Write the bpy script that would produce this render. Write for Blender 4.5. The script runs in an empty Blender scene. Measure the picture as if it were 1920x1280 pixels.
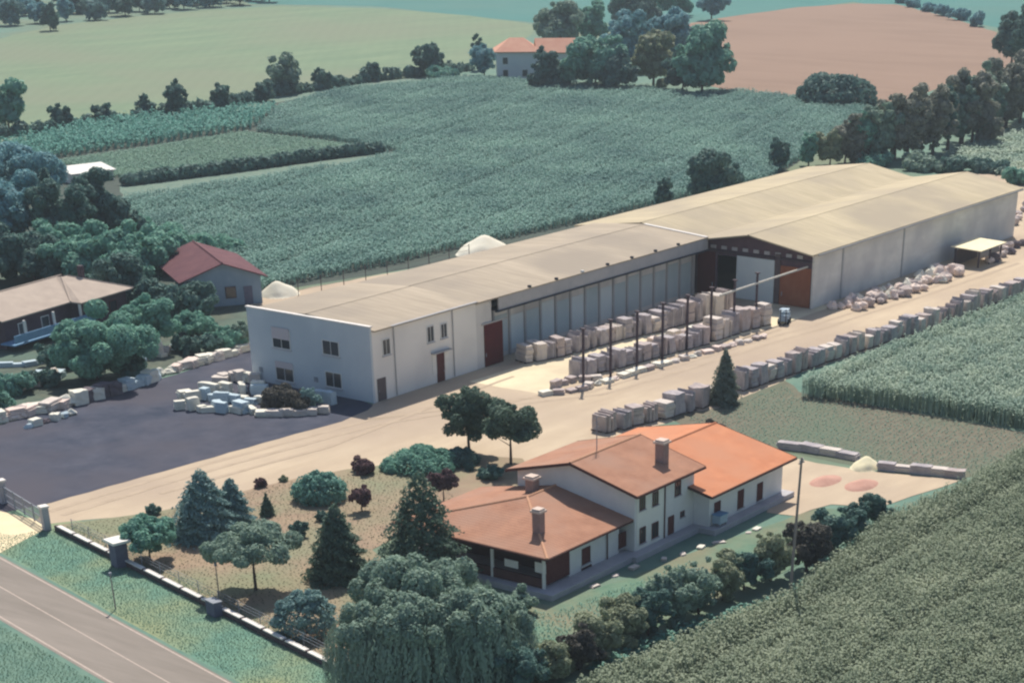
import bpy, bmesh, math, random
import numpy as np
from mathutils import Vector, Matrix

random.seed(11)
rng = np.random.default_rng(11)
SC = bpy.context.scene
COL = SC.collection
R = math.radians

# ------------------------------------------------------------------ camera
# world: X runs along the long building, Y across it, camera foot at the origin, 50 m up
PPX, PPY, YH, XV, YV, HC = 1130., 1900., -300., 3960., -4700., 50.
F = math.sqrt(-(XV-PPX)*(YV-PPX)-(YH-PPY)**2)
_n = lambda v: v/np.linalg.norm(v)
AX = _n(np.array([(XV-PPX)/F, (YH-PPY)/F, 1.])); AY = _n(np.array([(YV-PPX)/F, (YH-PPY)/F, 1.])); AZ = np.cross(AX, AY)
MW = np.array([AX, AY, AZ])                       # camera axes -> world
cam_d = bpy.data.cameras.new('Camera'); cam = bpy.data.objects.new('Camera', cam_d); COL.objects.link(cam)
cam_d.sensor_width = 36; cam_d.sensor_fit = 'HORIZONTAL'; cam_d.lens = F/1920*36
cam_d.shift_x = (960-PPX)/1920; cam_d.shift_y = (PPY-640)/1920
cam_d.clip_start = 1; cam_d.clip_end = 6000
mw = Matrix(((MW[0][0], -MW[0][1], -MW[0][2], 0), (MW[1][0], -MW[1][1], -MW[1][2], 0), (MW[2][0], -MW[2][1], -MW[2][2], HC), (0, 0, 0, 1)))
cam.matrix_world = mw
SC.camera = cam

# ------------------------------------------------------------------ light
SUN_EL, SUN_AZ = 50., 33.                         # azimuth from +X towards +Y
w = bpy.data.worlds.new("World"); SC.world = w; w.use_nodes = True
nt = w.node_tree
sky = nt.nodes.new('ShaderNodeTexSky'); sky.sky_type = 'NISHITA'; sky.sun_disc = False
sky.sun_elevation = R(SUN_EL); sky.sun_rotation = R(90-SUN_AZ)
sky.air_density = 1.0; sky.dust_density = 1.2
nt.links.new(sky.outputs[0], nt.nodes['Background'].inputs[0]); nt.nodes['Background'].inputs[1].default_value = 0.10
sd = bpy.data.lights.new('Sun', 'SUN'); sun = bpy.data.objects.new('Sun', sd); COL.objects.link(sun)
sd.energy = 4.9; sd.angle = R(0.5); sd.color = (1, .93, .82)
sdir = Vector((math.cos(R(SUN_EL))*math.cos(R(SUN_AZ)), math.cos(R(SUN_EL))*math.sin(R(SUN_AZ)), math.sin(R(SUN_EL))))
sun.rotation_euler = sdir.to_track_quat('Z', 'Y').to_euler()
SC.view_settings.view_transform = 'Standard'; SC.view_settings.look = 'None'
SC.view_settings.exposure = 0.22; SC.view_settings.gamma = 1.0
SC.cycles.filter_width = 2.3
SC.cycles.max_bounces = 5; SC.cycles.diffuse_bounces = 3; SC.cycles.glossy_bounces = 2
SC.cycles.transmission_bounces = 2; SC.cycles.transparent_max_bounces = 4; SC.cycles.volume_bounces = 0

# ------------------------------------------------------------------ survey helpers (photo pixel -> point of the place)
def ray(px, py): return MW @ np.array([(px-PPX)/F, (py-PPY)/F, 1.])
def G(px, py, z=0.):
    d = ray(px, py); t = (z-HC)/d[2]; return Vector((d[0]*t, d[1]*t, z))
def pY(px, py, Y):
    d = ray(px, py); t = Y/d[1]; return d[0]*t, HC+d[2]*t
def proj(p):
    c = MW.T @ (np.array(p, float)-np.array([0, 0, HC])); return c[0]/c[2]*F+PPX, c[1]/c[2]*F+PPY
def PPM(px, py):
    c = MW.T @ (np.array(G(px, py))-np.array([0, 0, HC])); return F/c[2]
def HT(px, pb, pt):
    b = G(px, pb); lo, hi = 0., 45.
    for _ in range(40):
        m = (lo+hi)/2
        if proj((b.x, b.y, m))[1] > pt: lo = m
        else: hi = m
    return lo

# ------------------------------------------------------------------ materials
MATS = {}
def mat(name, col, col2=None, scale=1.0, rough=.85, bump=0., bscale=None, detail=6, lo=.35, hi=.65, col3=None, scale3=.05, wave=None, spec=.06, stretch=None):
    """noise-mixed principled; coordinates are the object's own metres"""
    m = bpy.data.materials.new(name); m.use_nodes = True; t = m.node_tree; N = t.nodes; L = t.links
    b = N['Principled BSDF']; b.inputs['Roughness'].default_value = rough; b.inputs['Specular IOR Level'].default_value = spec
    tc = N.new('ShaderNodeTexCoord'); src = tc.outputs['Object']
    if stretch:
        mp = N.new('ShaderNodeMapping'); L.new(src, mp.inputs[0]); mp.inputs['Scale'].default_value = stretch[:3]
        if len(stretch) > 3: mp.inputs['Rotation'].default_value = (0, 0, stretch[3])
        src2 = mp.outputs[0]
    else: src2 = src
    out = None
    if col2:
        nz = N.new('ShaderNodeTexNoise'); nz.inputs['Scale'].default_value = scale; nz.inputs['Detail'].default_value = detail; nz.inputs['Roughness'].default_value = .65
        L.new(src2, nz.inputs['Vector'])
        cr = N.new('ShaderNodeValToRGB'); cr.color_ramp.elements[0].position = lo; cr.color_ramp.elements[1].position = hi
        cr.color_ramp.elements[0].color = (*col, 1); cr.color_ramp.elements[1].color = (*col2, 1)
        L.new(nz.outputs['Fac'], cr.inputs[0]); out = cr.outputs[0]
        if col3:
            n3 = N.new('ShaderNodeTexNoise'); n3.inputs['Scale'].default_value = scale3; n3.inputs['Detail'].default_value = 4
            L.new(src, n3.inputs['Vector'])
            r3 = N.new('ShaderNodeValToRGB'); r3.color_ramp.elements[0].position = .42; r3.color_ramp.elements[1].position = .66
            L.new(n3.outputs['Fac'], r3.inputs[0])
            mx = N.new('ShaderNodeMix'); mx.data_type = 'RGBA'
            L.new(r3.outputs[0], mx.inputs['Factor']); L.new(out, mx.inputs['A']); mx.inputs['B'].default_value = (*col3, 1)
            out = mx.outputs['Result']
    if wave:                                       # (scale, direction, rotation, strength, darker colour factor)
        wv = N.new('ShaderNodeTexWave'); wv.bands_direction = wave[1]; wv.inputs['Scale'].default_value = wave[0]
        wv.inputs['Distortion'].default_value = wave[5] if len(wave) > 5 else 0.
        mp = N.new('ShaderNodeMapping'); mp.inputs['Rotation'].default_value = (0, 0, wave[2]); L.new(src, mp.inputs[0]); L.new(mp.outputs[0], wv.inputs['Vector'])
        mx = N.new('ShaderNodeMix'); mx.data_type = 'RGBA'; mx.blend_type = 'MULTIPLY'
        ml = N.new('ShaderNodeMath'); ml.operation = 'MULTIPLY'; ml.inputs[1].default_value = wave[3]; L.new(wv.outputs['Fac'], ml.inputs[0])
        L.new(ml.outputs[0], mx.inputs['Factor'])
        if out: L.new(out, mx.inputs['A'])
        else: mx.inputs['A'].default_value = (*col, 1)
        k = wave[4]; mx.inputs['B'].default_value = (k, k, k, 1); out = mx.outputs['Result']
    if out: L.new(out, b.inputs['Base Color'])
    else: b.inputs['Base Color'].default_value = (*col, 1)
    if bump:
        nb = N.new('ShaderNodeTexNoise'); nb.inputs['Scale'].default_value = bscale or scale*4; nb.inputs['Detail'].default_value = 5; L.new(src, nb.inputs['Vector'])
        bp = N.new('ShaderNodeBump'); bp.inputs['Strength'].default_value = bump; bp.inputs['Distance'].default_value = .1
        L.new(nb.outputs['Fac'], bp.inputs['Height']); L.new(bp.outputs[0], b.inputs['Normal'])
    MATS[name] = m
    return m
def leafmat(name, a, b_, scale=.6):
    m = mat(name, a, b_, scale=scale, rough=.7, detail=3, lo=.3, hi=.7, spec=.15)
    t = m.node_tree; N = t.nodes; b = N['Principled BSDF']; tr = N.new('ShaderNodeBsdfTranslucent'); mx = N.new('ShaderNodeMixShader'); mx.inputs[0].default_value = .30
    src = b.inputs['Base Color'].links[0].from_socket; t.links.new(src, tr.inputs['Color'])
    t.links.new(b.outputs[0], mx.inputs[1]); t.links.new(tr.outputs[0], mx.inputs[2]); t.links.new(mx.outputs[0], N['Material Output'].inputs['Surface'])
    return m

# setting
mat('meadow', (.11, .20, .165), (.16, .25, .195), scale=.35, bump=.4, col3=(.17, .20, .13), scale3=.03)
mat('verge_grass', (.12, .235, .185), (.16, .285, .21), scale=.5, bump=.15, col3=(.25, .29, .17), scale3=.13)
mat('asphalt_road', (.215, .19, .165), (.28, .245, .215), scale=.5, bump=.05, bscale=8, stretch=(1, .12, 1, -.24), detail=8)
mat('road_paint', (.50, .42, .36), (.40, .33, .29), scale=3)
mat('yard_sand', (.46, .365, .265), (.56, .455, .33), scale=.22, bump=.1, bscale=5, col3=(.41, .325, .25), scale3=.05, detail=9, stretch=(.35, 1.3, 1))
mat('worn_sand', (.40, .315, .235), (.47, .375, .28), scale=.6, detail=8)
mat('pale_sand', (.70, .58, .38), (.80, .67, .45), scale=.3, bump=.08, bscale=4)
mat('concrete_apron', (.68, .58, .40), (.78, .68, .48), scale=.25, col3=(.58, .49, .35), scale3=.12, bump=.03)
mat('dark_asphalt', (.040, .050, .078), (.078, .084, .115), scale=.3, bump=.06, bscale=9, col3=(.082, .078, .098), scale3=.07, detail=9)
mat('dry_lawn', (.285, .205, .15), (.335, .255, .175), scale=.30, bump=.25, bscale=6, col3=(.22, .235, .15), scale3=.11)
mat('house_lawn', (.105, .19, .135), (.15, .235, .165), scale=.5, bump=.3, col3=(.24, .21, .14), scale3=.12)
mat('garden_path', (.34, .26, .19), (.40, .31, .22), scale=.8)
mat('fallow_soil', (.135, .125, .095), (.185, .17, .125), scale=.5, bump=.4, col3=(.125, .155, .11), scale3=.06, stretch=(1, 2.2, 1))
mat('crop_soil', (.06, .08, .07), (.08, .10, .085), scale=.8)
mat('hay_stubble', (.155, .225, .145), (.205, .27, .17), scale=.08, col3=(.20, .235, .16), scale3=.015, detail=9, stretch=(.35, 1.6, 1, .6), bump=.2, bscale=1, wave=(.09, 'X', .9, .16, .82, 3.))
mat('plough_soil', (.245, .163, .122), (.295, .20, .148), scale=.06, col3=(.29, .195, .145), scale3=.018, detail=9, stretch=(1.6, .4, 1, .5), bump=.2, bscale=1, wave=(.14, 'X', -.5, .16, .8, 2.5))
mat('bed_soil', (.075, .095, .08), (.13, .145, .11), scale=.5, bump=.4, col3=(.10, .15, .12), scale3=.12)
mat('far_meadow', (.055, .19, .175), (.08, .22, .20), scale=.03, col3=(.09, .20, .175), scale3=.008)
mat('pale_track', (.13, .20, .165), (.19, .25, .195), scale=.6)
# buildings
mat('fibre_roof', (.375, .315, .245), (.475, .40, .31), scale=.55, col3=(.34, .29, .235), scale3=.09, wave=(.27, 'X', 0, .20, .72), detail=8, stretch=(1, .16, 1))
mat('hall_roof', (.455, .385, .265), (.555, .47, .325), scale=.55, col3=(.40, .34, .255), scale3=.08, wave=(.27, 'X', 0, .18, .74), detail=8, stretch=(1, .16, 1))
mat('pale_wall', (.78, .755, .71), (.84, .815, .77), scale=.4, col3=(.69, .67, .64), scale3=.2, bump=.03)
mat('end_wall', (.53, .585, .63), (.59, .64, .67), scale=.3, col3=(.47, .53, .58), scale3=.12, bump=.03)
mat('panel_wall', (.62, .60, .58), (.72, .70, .66), scale=.35, col3=(.47, .46, .45), scale3=.18, bump=.04)
mat('hall_wall', (.66, .63, .585), (.78, .75, .70), scale=.5, col3=(.58, .56, .54), scale3=.22, bump=.04, stretch=(.4, 1, 1.6))
mat('blue_panel', (.42, .50, .52), (.48, .55, .56), scale=.5)
mat('grey_fascia', (.36, .36, .37), (.43, .42, .42), scale=.6)
mat('trim_shade_dark', (.035, .04, .055))
mat('dark_cladding', (.10, .065, .085), (.14, .09, .11), scale=.7, wave=(1.2, 'Y', 0, .5, .5))
mat('red_door', (.085, .018, .020), (.11, .024, .024), scale=.9, wave=(1.2, 'Y', 0, .3, .6))
mat('rust_door', (.27, .095, .05), (.33, .13, .07), scale=.6, wave=(1.1, 'Y', 0, .35, .6))
mat('wood_door', (.12, .10, .10), (.15, .12, .12), scale=2)
mat('pale_sheet', (.55, .62, .63), (.60, .66, .66), scale=.4)
mat('white_paint', (.80, .78, .73), (.74, .72, .67), scale=1.5)
mat('glass_dark', (.03, .04, .05), rough=.12, spec=.6)
mat('brown_window', (.10, .035, .035), (.13, .05, .045), scale=3)
mat('frame_white', (.68, .68, .66))
mat('roller_blind', (.55, .50, .52), wave=(6, 'Z', 0, .3, .7))
mat('plaster_grey', (.70, .69, .68), (.76, .75, .73), scale=.8, bump=.03)
mat('plaster_white', (.80, .79, .72), (.84, .83, .76), scale=.8)
mat('tile_brown', (.35, .18, .12), (.45, .24, .16), scale=.55, col3=(.40, .235, .17), scale3=.25, bump=.35, bscale=5, wave=(.85, 'X', 0, .34, .62), detail=8)
mat('tile_orange', (.54, .215, .115), (.64, .275, .15), scale=.55, col3=(.56, .26, .155), scale3=.2, bump=.35, bscale=5, wave=(.85, 'X', 0, .32, .64), detail=8)
mat('ridge_tile', (.55, .30, .19), (.62, .36, .23), scale=2)
mat('brown_fascia', (.09, .045, .04), (.11, .055, .05), scale=2)
mat('chimney_brick', (.30, .21, .19), (.36, .26, .235), scale=4)
mat('chimney_cap', (.58, .47, .40), (.64, .52, .45), scale=3)
mat('porch_dark', (.10, .05, .05), (.13, .07, .065), scale=1)
mat('pavement', (.40, .39, .42), (.47, .46, .48), scale=.9)
mat('bungalow_tile', (.40, .33, .28), (.48, .40, .335), scale=.5, bump=.3, bscale=5, wave=(1.5, 'X', 0, .2, .75))
mat('bungalow_wall', (.085, .06, .075), (.11, .08, .095), scale=.6)
mat('blue_rail', (.15, .28, .44), (.18, .32, .48), scale=1)
mat('red_tile', (.125, .060, .072), (.165, .080, .088), scale=.5, bump=.3, bscale=5, wave=(1.5, 'Y', 0, .2, .75))
mat('blue_plaster', (.20, .29, .38), (.24, .33, .42), scale=.5)
mat('farm_tile', (.62, .31, .22), (.68, .38, .27), scale=.4)
mat('farm_wall', (.60, .64, .66), (.66, .69, .70), scale=.4)
mat('steel_dark', (.065, .05, .065), (.09, .065, .075), scale=3, rough=.6)
mat('beam_pale', (.55, .53, .47), (.62, .60, .54), scale=2)
mat('wood_pole', (.28, .23, .21), (.34, .28, .25), scale=4, stretch=(3, 3, .3))
mat('steel_grey', (.24, .26, .30), (.30, .32, .36), scale=3, rough=.5)
mat('wall_dark', (.10, .075, .08), (.13, .10, .10), scale=1.2)
mat('coping_white', (.72, .68, .64), (.80, .76, .71), scale=2)
mat('cabinet_blue', (.12, .13, .19), (.15, .16, .22), scale=2)
mat('cab_blue', (.36, .46, .55), (.42, .52, .60), scale=2, rough=.5)
mat('tyre', (.02, .02, .025))
# stone
mat('stone_grey', (.34, .31, .33), (.56, .51, .50), scale=1.4, bump=.5, bscale=5)
mat('stone_pink', (.39, .33, .32), (.58, .50, .47), scale=1.4, bump=.5, bscale=5)
mat('stone_pale', (.56, .50, .46), (.70, .63, .56), scale=1.4, bump=.4, bscale=5)
mat('stone_white', (.68, .66, .58), (.80, .77, .66), scale=1.6, bump=.3, bscale=5)
mat('stone_blue', (.44, .54, .60), (.54, .64, .68), scale=1.6, bump=.3, bscale=5)
mat('stone_dark', (.12, .10, .12), (.17, .14, .15), scale=1.6, bump=.4, bscale=5)
mat('rubble_rosy', (.66, .53, .48), (.80, .68, .60), scale=1.2, bump=.5, bscale=4)
mat('pallet_wood', (.11, .085, .075), (.15, .11, .095), scale=3)
mat('pink_gravel', (.46, .26, .205), (.52, .31, .245), scale=1.5, bump=.4, bscale=6)
mat('white_sand', (.76, .71, .58), (.82, .78, .65), scale=.8, bump=.2)
mat('cream_sand', (.80, .72, .48), (.86, .78, .56), scale=.8, bump=.2)
# plants
leafmat('leaf_teal', (0.130, 0.295, 0.234), (0.234, 0.463, 0.357))
leafmat('leaf_deep', (0.073, 0.154, 0.139), (0.137, 0.247, 0.214))
leafmat('leaf_grey', (0.184, 0.279, 0.226), (0.293, 0.402, 0.316))
leafmat('leaf_blue', (0.140, 0.255, 0.265), (0.257, 0.401, 0.370))
leafmat('leaf_olive', (0.227, 0.270, 0.181), (0.359, 0.400, 0.264))
leafmat('leaf_purple', (0.112, 0.066, 0.079), (0.173, 0.102, 0.107))
leafmat('leaf_bright', (0.128, 0.289, 0.238), (0.204, 0.399, 0.323))
leafmat('leaf_pine', (0.079, 0.137, 0.104), (0.136, 0.206, 0.151))
leafmat('leaf_haze', (0.140, 0.316, 0.358), (0.234, 0.430, 0.453))  # blue of the distance haze put into the leaf colour
leafmat('crop_back', (0.111, 0.232, 0.222), (0.255, 0.430, 0.367), scale=.045)
leafmat('crop_right', (0.208, 0.319, 0.270), (0.447, 0.534, 0.419), scale=.25)
leafmat('crop_front', (0.163, 0.215, 0.148), (0.334, 0.385, 0.274), scale=.3)
leafmat('crop_vine', (0.085, 0.265, 0.235), (0.162, 0.391, 0.332), scale=.2)
leafmat('verge_leaf', (0.120, 0.230, 0.175), (0.200, 0.300, 0.215), scale=.5)
leafmat('dry_leaf', (0.246, 0.208, 0.145), (0.180, 0.216, 0.145), scale=.2)
leafmat('leaf_dusk', (0.079, 0.078, 0.072), (0.121, 0.117, 0.099))
leafmat('strip_leaf', (0.168, 0.308, 0.252), (0.231, 0.381, 0.291), scale=.1)
leafmat('leaf_sage', (.17, .205, .165), (.235, .27, .215))
leafmat('leaf_drab', (0.228, 0.244, 0.193), (0.327, 0.334, 0.277))
mat('bark', (.085, .06, .055), (.13, .095, .08), scale=4, bump=.5, bscale=12, stretch=(3, 3, .5))

# ------------------------------------------------------------------ object helpers
def tag(o, label=None, cat=None, group=None, kind=None):
    if label: o['label'] = label
    if cat: o['category'] = cat
    if group: o['group'] = group
    if kind: o['kind'] = kind
    return o
def empty(name, loc, rz=0., label=None, cat=None, group=None):
    o = bpy.data.objects.new(name, None); COL.objects.link(o); o.location = loc; o.rotation_euler = (0, 0, rz)
    o.empty_display_size = .3
    return tag(o, label, cat, group)
def link(name, me, material, parent=None, loc=None):
    o = bpy.data.objects.new(name, me); COL.objects.link(o)
    if material is not None and len(me.materials) == 0: me.materials.append(MATS[material] if isinstance(material, str) else material)
    if parent: o.parent = parent
    if loc is not None: o.location = loc
    return o
class MB:
    """collects shapes; build() links them as one mesh object. Points are world points moved by -org."""
    def __init__(s, org=(0, 0, 0)): s.v = []; s.f = []; s.org = Vector(org)
    def add(s, vs, fs):
        k = len(s.v); s.v += [tuple(Vector(p)-s.org) for p in vs]; s.f += [tuple(i+k for i in f) for f in fs]; return s
    def box(s, x0, y0, z0, x1, y1, z1):
        x0, x1 = min(x0, x1), max(x0, x1); y0, y1 = min(y0, y1), max(y0, y1); z0, z1 = min(z0, z1), max(z0, z1)
        return s.add([(x0, y0, z0), (x1, y0, z0), (x1, y1, z0), (x0, y1, z0), (x0, y0, z1), (x1, y0, z1), (x1, y1, z1), (x0, y1, z1)],
                     [(3, 2, 1, 0), (4, 5, 6, 7), (0, 1, 5, 4), (1, 2, 6, 5), (2, 3, 7, 6), (3, 0, 4, 7)])
    def slab(s, pts, th):
        """polygon in space (counter-clockwise from above) thickened downwards"""
        n = len(pts); lo = [(p[0], p[1], p[2]-th) for p in pts]
        return s.add(list(pts)+lo, [tuple(range(n)), tuple(range(2*n-1, n-1, -1))]+[(i, i+n, (i+1) % n+n, (i+1) % n) for i in range(n)])
    def prism_x(s, prof, x0, x1):
        n = len(prof); a = [(x0, p[0], p[1]) for p in prof]; b = [(x1, p[0], p[1]) for p in prof]
        return s.add(a+b, [tuple(range(n)), tuple(range(2*n-1, n-1, -1))]+[(i, i+n, (i+1) % n+n, (i+1) % n) for i in range(n)])
    def cyl(s, p0, p1, r0, r1=None, n=8):
        r1 = r0 if r1 is None else r1; p0 = Vector(p0); p1 = Vector(p1); d = (p1-p0).normalized()
        a = d.orthogonal().normalized(); b = d.cross(a)
        vs = [p0+(a*math.cos(2*math.pi*i/n)+b*math.sin(2*math.pi*i/n))*r0 for i in range(n)]+[p1+(a*math.cos(2*math.pi*i/n)+b*math.sin(2*math.pi*i/n))*r1 for i in range(n)]
        return s.add(vs, [tuple(range(n-1, -1, -1)), tuple(range(n, 2*n))]+[(i, (i+1) % n, (i+1) % n+n, i+n) for i in range(n)])
    def bar(s, p0, p1, wd, ht):
        p0 = Vector(p0); p1 = Vector(p1); d = (p1-p0).normalized(); sd_ = Vector((-d.y, d.x, 0)).normalized()*wd/2; up = Vector((0, 0, ht))
        return s.add([p0-sd_, p1-sd_, p1+sd_, p0+sd_, p0-sd_+up, p1-sd_+up, p1+sd_+up, p0+sd_+up],
                     [(3, 2, 1, 0), (4, 5, 6, 7), (0, 1, 5, 4), (1, 2, 6, 5), (2, 3, 7, 6), (3, 0, 4, 7)])
    def mesh(s, name):
        me = bpy.data.meshes.new(name); me.from_pydata(s.v, [], s.f)
        bm = bmesh.new(); bm.from_mesh(me); bmesh.ops.recalc_face_normals(bm, faces=bm.faces); bm.to_mesh(me); bm.free(); return me
    def build(s, name, material, parent=None, loc=None):
        return link(name, s.mesh(name), material, parent, loc)

def wob(pts, amp=.3, step=2.):
    """resample a ground outline and roughen it"""
    out = []
    for i, p in enumerate(pts):
        q = pts[(i+1) % len(pts)]; L = (Vector(q)-Vector(p)).length; k = max(1, min(60, int(L/step)))
        for j in range(k):
            u = Vector(p).lerp(Vector(q), j/k)
            out.append((u.x+random.uniform(-amp, amp), u.y+random.uniform(-amp, amp)))
    return out
def sheet(name, pts, z, material, amp=0., step=2., label=None, cat=None):
    pts = [(p[0], p[1]) for p in pts]
    if amp: pts = wob([Vector(p) for p in pts], amp, step)
    me = bpy.data.meshes.new(name); bm = bmesh.new()
    vs = [bm.verts.new((p[0], p[1], z)) for p in pts]; f = bm.faces.new(vs)
    bmesh.ops.triangulate(bm, faces=[f]); bmesh.ops.recalc_face_normals(bm, faces=bm.faces)
    for f in bm.faces:
        if f.normal.z < 0: f.normal_flip()
    bm.to_mesh(me); bm.free()
    return tag(link(name, me, material), label, cat, kind='structure')
def gp(*pts): return [G(*p) for p in pts]

def quads_mesh(name, V):
    """V: (n,4,3) float array"""
    n = len(V); me = bpy.data.meshes.new(name)
    me.vertices.add(n*4); me.vertices.foreach_set('co', V.reshape(-1).astype(np.float32))
    me.loops.add(n*4); me.loops.foreach_set('vertex_index', np.arange(n*4, dtype=np.int32))
    me.polygons.add(n); me.polygons.foreach_set('loop_start', np.arange(0, n*4, 4, dtype=np.int32)); me.polygons.foreach_set('loop_total', np.full(n, 4, dtype=np.int32))
    me.update(calc_edges=True); return me
def unit(a): return a/np.maximum(np.linalg.norm(a, axis=1, keepdims=True), 1e-9)
def leaf_quads(P, out, size, mix=.7, aspect=.62):
    n = len(P); nr = unit(out*mix+np.array([0, 0, .25])+rng.normal(size=(n, 3))*(1-mix)*1.2)
    t = unit(np.cross(nr, rng.normal(size=(n, 3)))); b = np.cross(nr, t)
    s = size*rng.uniform(.6, 1.35, (n, 1)); t = t*s; b = b*s*aspect
    return np.stack([P-t, P-b*.9+nr*s*.12, P+t, P+b], axis=1)
def clump_leaves(clumps, size, cover):
    """clumps: (cx,cy,cz,rx,ry,rz)"""
    allq = []
    for c in clumps:
        c = np.array(c); r = c[3:]
        area = 4*math.pi*((r[0]*r[1])**1.6/3+(r[0]*r[2])**1.6/3+(r[1]*r[2])**1.6/3)**(1/1.6)
        n = int(max(24, min(2600, cover*area/(size*size*1.2))))
        d = unit(rng.normal(size=(n, 3))); d[:, 2] = d[:, 2]*.9+.1; d = unit(d)
        rad = rng.uniform(.55, 1.12, (n, 1))**.6
        allq.append(leaf_quads(c[:3]+d*r*rad, d, size))
    return np.concatenate(allq)

def crown(kind, W, H, zb, size, cover=2.0):
    cl = []
    Hc = H-zb
    if kind in ('round', 'poplar', 'bush'):
        # a few unequal lobes, each dressed with clumps: an uneven outline with gaps between the lobes
        nl = {'round': 7, 'poplar': 6, 'bush': 5}[kind]
        V3 = (W*W*Hc)**(1/3)
        lobes = [(0, 0, zb+Hc*.46, W*.30, Hc*.36)]
        a0 = rng.uniform(0, 6.28)
        for i in range(nl):
            a = a0+i*2.4+rng.uniform(-.5, .5); u = (i+.5)/nl
            hz = zb+Hc*(.22+.62*u) if kind != 'bush' else Hc*(.16+.52*u)
            prof = math.sin(math.pi*min(.97, .16+.74*(hz-zb)/Hc)) if kind != 'poplar' else (.95-.55*max(0, (hz-zb)/Hc-.45))
            r = W*.5*prof*rng.uniform(.42, .74); lw = W*rng.uniform(.17, .29)
            lobes.append((r*math.cos(a), r*math.sin(a), hz, lw, min(Hc*.30, lw*rng.uniform(.7, 1.1)*(1.5 if kind == 'poplar' else 1))))
        for (lx, ly, lz, lr, lh) in lobes:
            k = 6 if kind != 'bush' else 5
            for i in range(k):
                d = rng.normal(size=3); d /= np.linalg.norm(d)
                q = rng.uniform(.45, .95); sq = lr*rng.uniform(.34, .62)
                zc = max(lz+d[2]*lh*q, sq*.55)
                cl.append((lx+d[0]*lr*q, ly+d[1]*lr*q, zc, sq, sq, sq*rng.uniform(.6, .95)))
        cl.append((0, 0, zb+Hc*.45, W*.27, W*.27, Hc*.30))
        for i in range(10):                              # stray sprays
            d = rng.normal(size=3); d /= np.linalg.norm(d); sq = V3*.055
            cl.append((d[0]*W*.38, d[1]*W*.38, max(sq, zb+Hc*.5+d[2]*Hc*.42), sq, sq, sq*.8))
        return clump_leaves(cl, size, cover)
    if kind == 'umbrella':
        cl.append((0, 0, zb+Hc*.5, W*.40, W*.40, Hc*.24))
        for i in range(34):
            a = rng.uniform(0, 2*math.pi); r = W/2*.86*math.sqrt(rng.uniform(0, 1)); q = W*rng.uniform(.07, .13)
            cl.append((r*math.cos(a), r*math.sin(a), zb+Hc*(.72-.42*(r/(W/2))**2)+rng.uniform(-.12, .16)*Hc, q, q, q*.7))
        return clump_leaves(cl, size, cover)
    if kind == 'mound':
        cl.append((0, 0, H*.28, W*.45, W*.45, H*.56))
        for i in range(46):
            a = rng.uniform(0, 2*math.pi); u = rng.uniform(0, 1)**.6; q = W*rng.uniform(.055, .10)
            r = W*.46*u; z = max(q*.4, H*.86*math.sqrt(max(0, 1-u*u))+rng.uniform(-.1, .1)*H-q*.4)
            cl.append((r*math.cos(a), r*math.sin(a), z, q, q, q*.7))
        return clump_leaves(cl, size, cover)
    if kind == 'cone':
        n = int(cover*2.2*math.pi*W/2*H/(size*size))
        n = min(n, 14000); t = 1-np.sqrt(rng.uniform(0, 1, n)); a = rng.uniform(0, 2*math.pi, n)
        lay = (t*H/ (H/11.)) % 1.0
        Rr = W/2*(1-t)**.68*(1.08-.34*lay)*(.86+.2*np.sin(a*5+t*37))*np.sqrt(rng.uniform(.35, 1, n))
        z = zb+t*Hc-.10*W*(Rr/(W/2))+rng.normal(size=n)*.05
        P = np.stack([Rr*np.cos(a), Rr*np.sin(a), np.maximum(z, .1)], 1)
        out = unit(np.stack([np.cos(a), np.sin(a), np.full(n, .75)], 1))
        return leaf_quads(P, out, size, mix=.65)
    if kind == 'willow':
        Q = []
        for (lx, ly, lw, lh) in ((-.27, .05, .54, .84), (.02, .10, .60, 1.0), (.28, -.04, .52, .90), (-.06, -.26, .52, .80), (.18, .26, .48, .94), (-.30, .28, .42, .78), (.36, .20, .38, .74), (.12, -.34, .42, .70)):
            w_, h_ = W*lw, H*lh*rng.uniform(.95, 1.05); cx, cy = lx*W, ly*W; cl = []
            for i in range(15):
                a = rng.uniform(0, 2*math.pi); r = w_/2*.85*math.sqrt(rng.uniform(0, 1)); q = w_*rng.uniform(.10, .19)
                cl.append((cx+r*math.cos(a), cy+r*math.sin(a), h_*(.93-.30*(r/(w_/2))**2)-q*.7, q*.8, q*.8, q*.9))
            Q.append(clump_leaves(cl, size, cover*.75))
            ns = 300
            a = rng.uniform(0, 2*math.pi, ns); r = w_/2*np.sqrt(rng.uniform(.35, 1.05, ns)); top = h_*(.90-.30*(r/(w_/2))**2)*rng.uniform(.85, 1, ns)
            bot = np.maximum(.25, top-h_*rng.uniform(.3, .85, ns))
            for i in range(ns):
                L = top[i]-bot[i]; m = int(L/.15)+2; u = np.linspace(0, 1, m)
                rr = r[i]+w_*.06*np.sin(u*2.4); aa = a[i]+.05*np.sin(u*5+i)
                P = np.stack([cx+rr*np.cos(aa), cy+rr*np.sin(aa), top[i]-u*L], 1)+rng.normal(size=(m, 3))*.07
                out = unit(np.stack([np.cos(aa), np.sin(aa), np.full(m, .35)], 1))
                t = unit(np.stack([.15*np.cos(aa), .15*np.sin(aa), np.full(m, -1.)], 1)+rng.normal(size=(m, 3))*.25); bb = unit(np.cross(out, t))
                q = rng.uniform(.10, .22, (m, 1))
                Q.append(np.stack([P-t*q, P-bb*q*.4, P+t*q, P+bb*q*.4], 1))
        return np.concatenate(Q)
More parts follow.
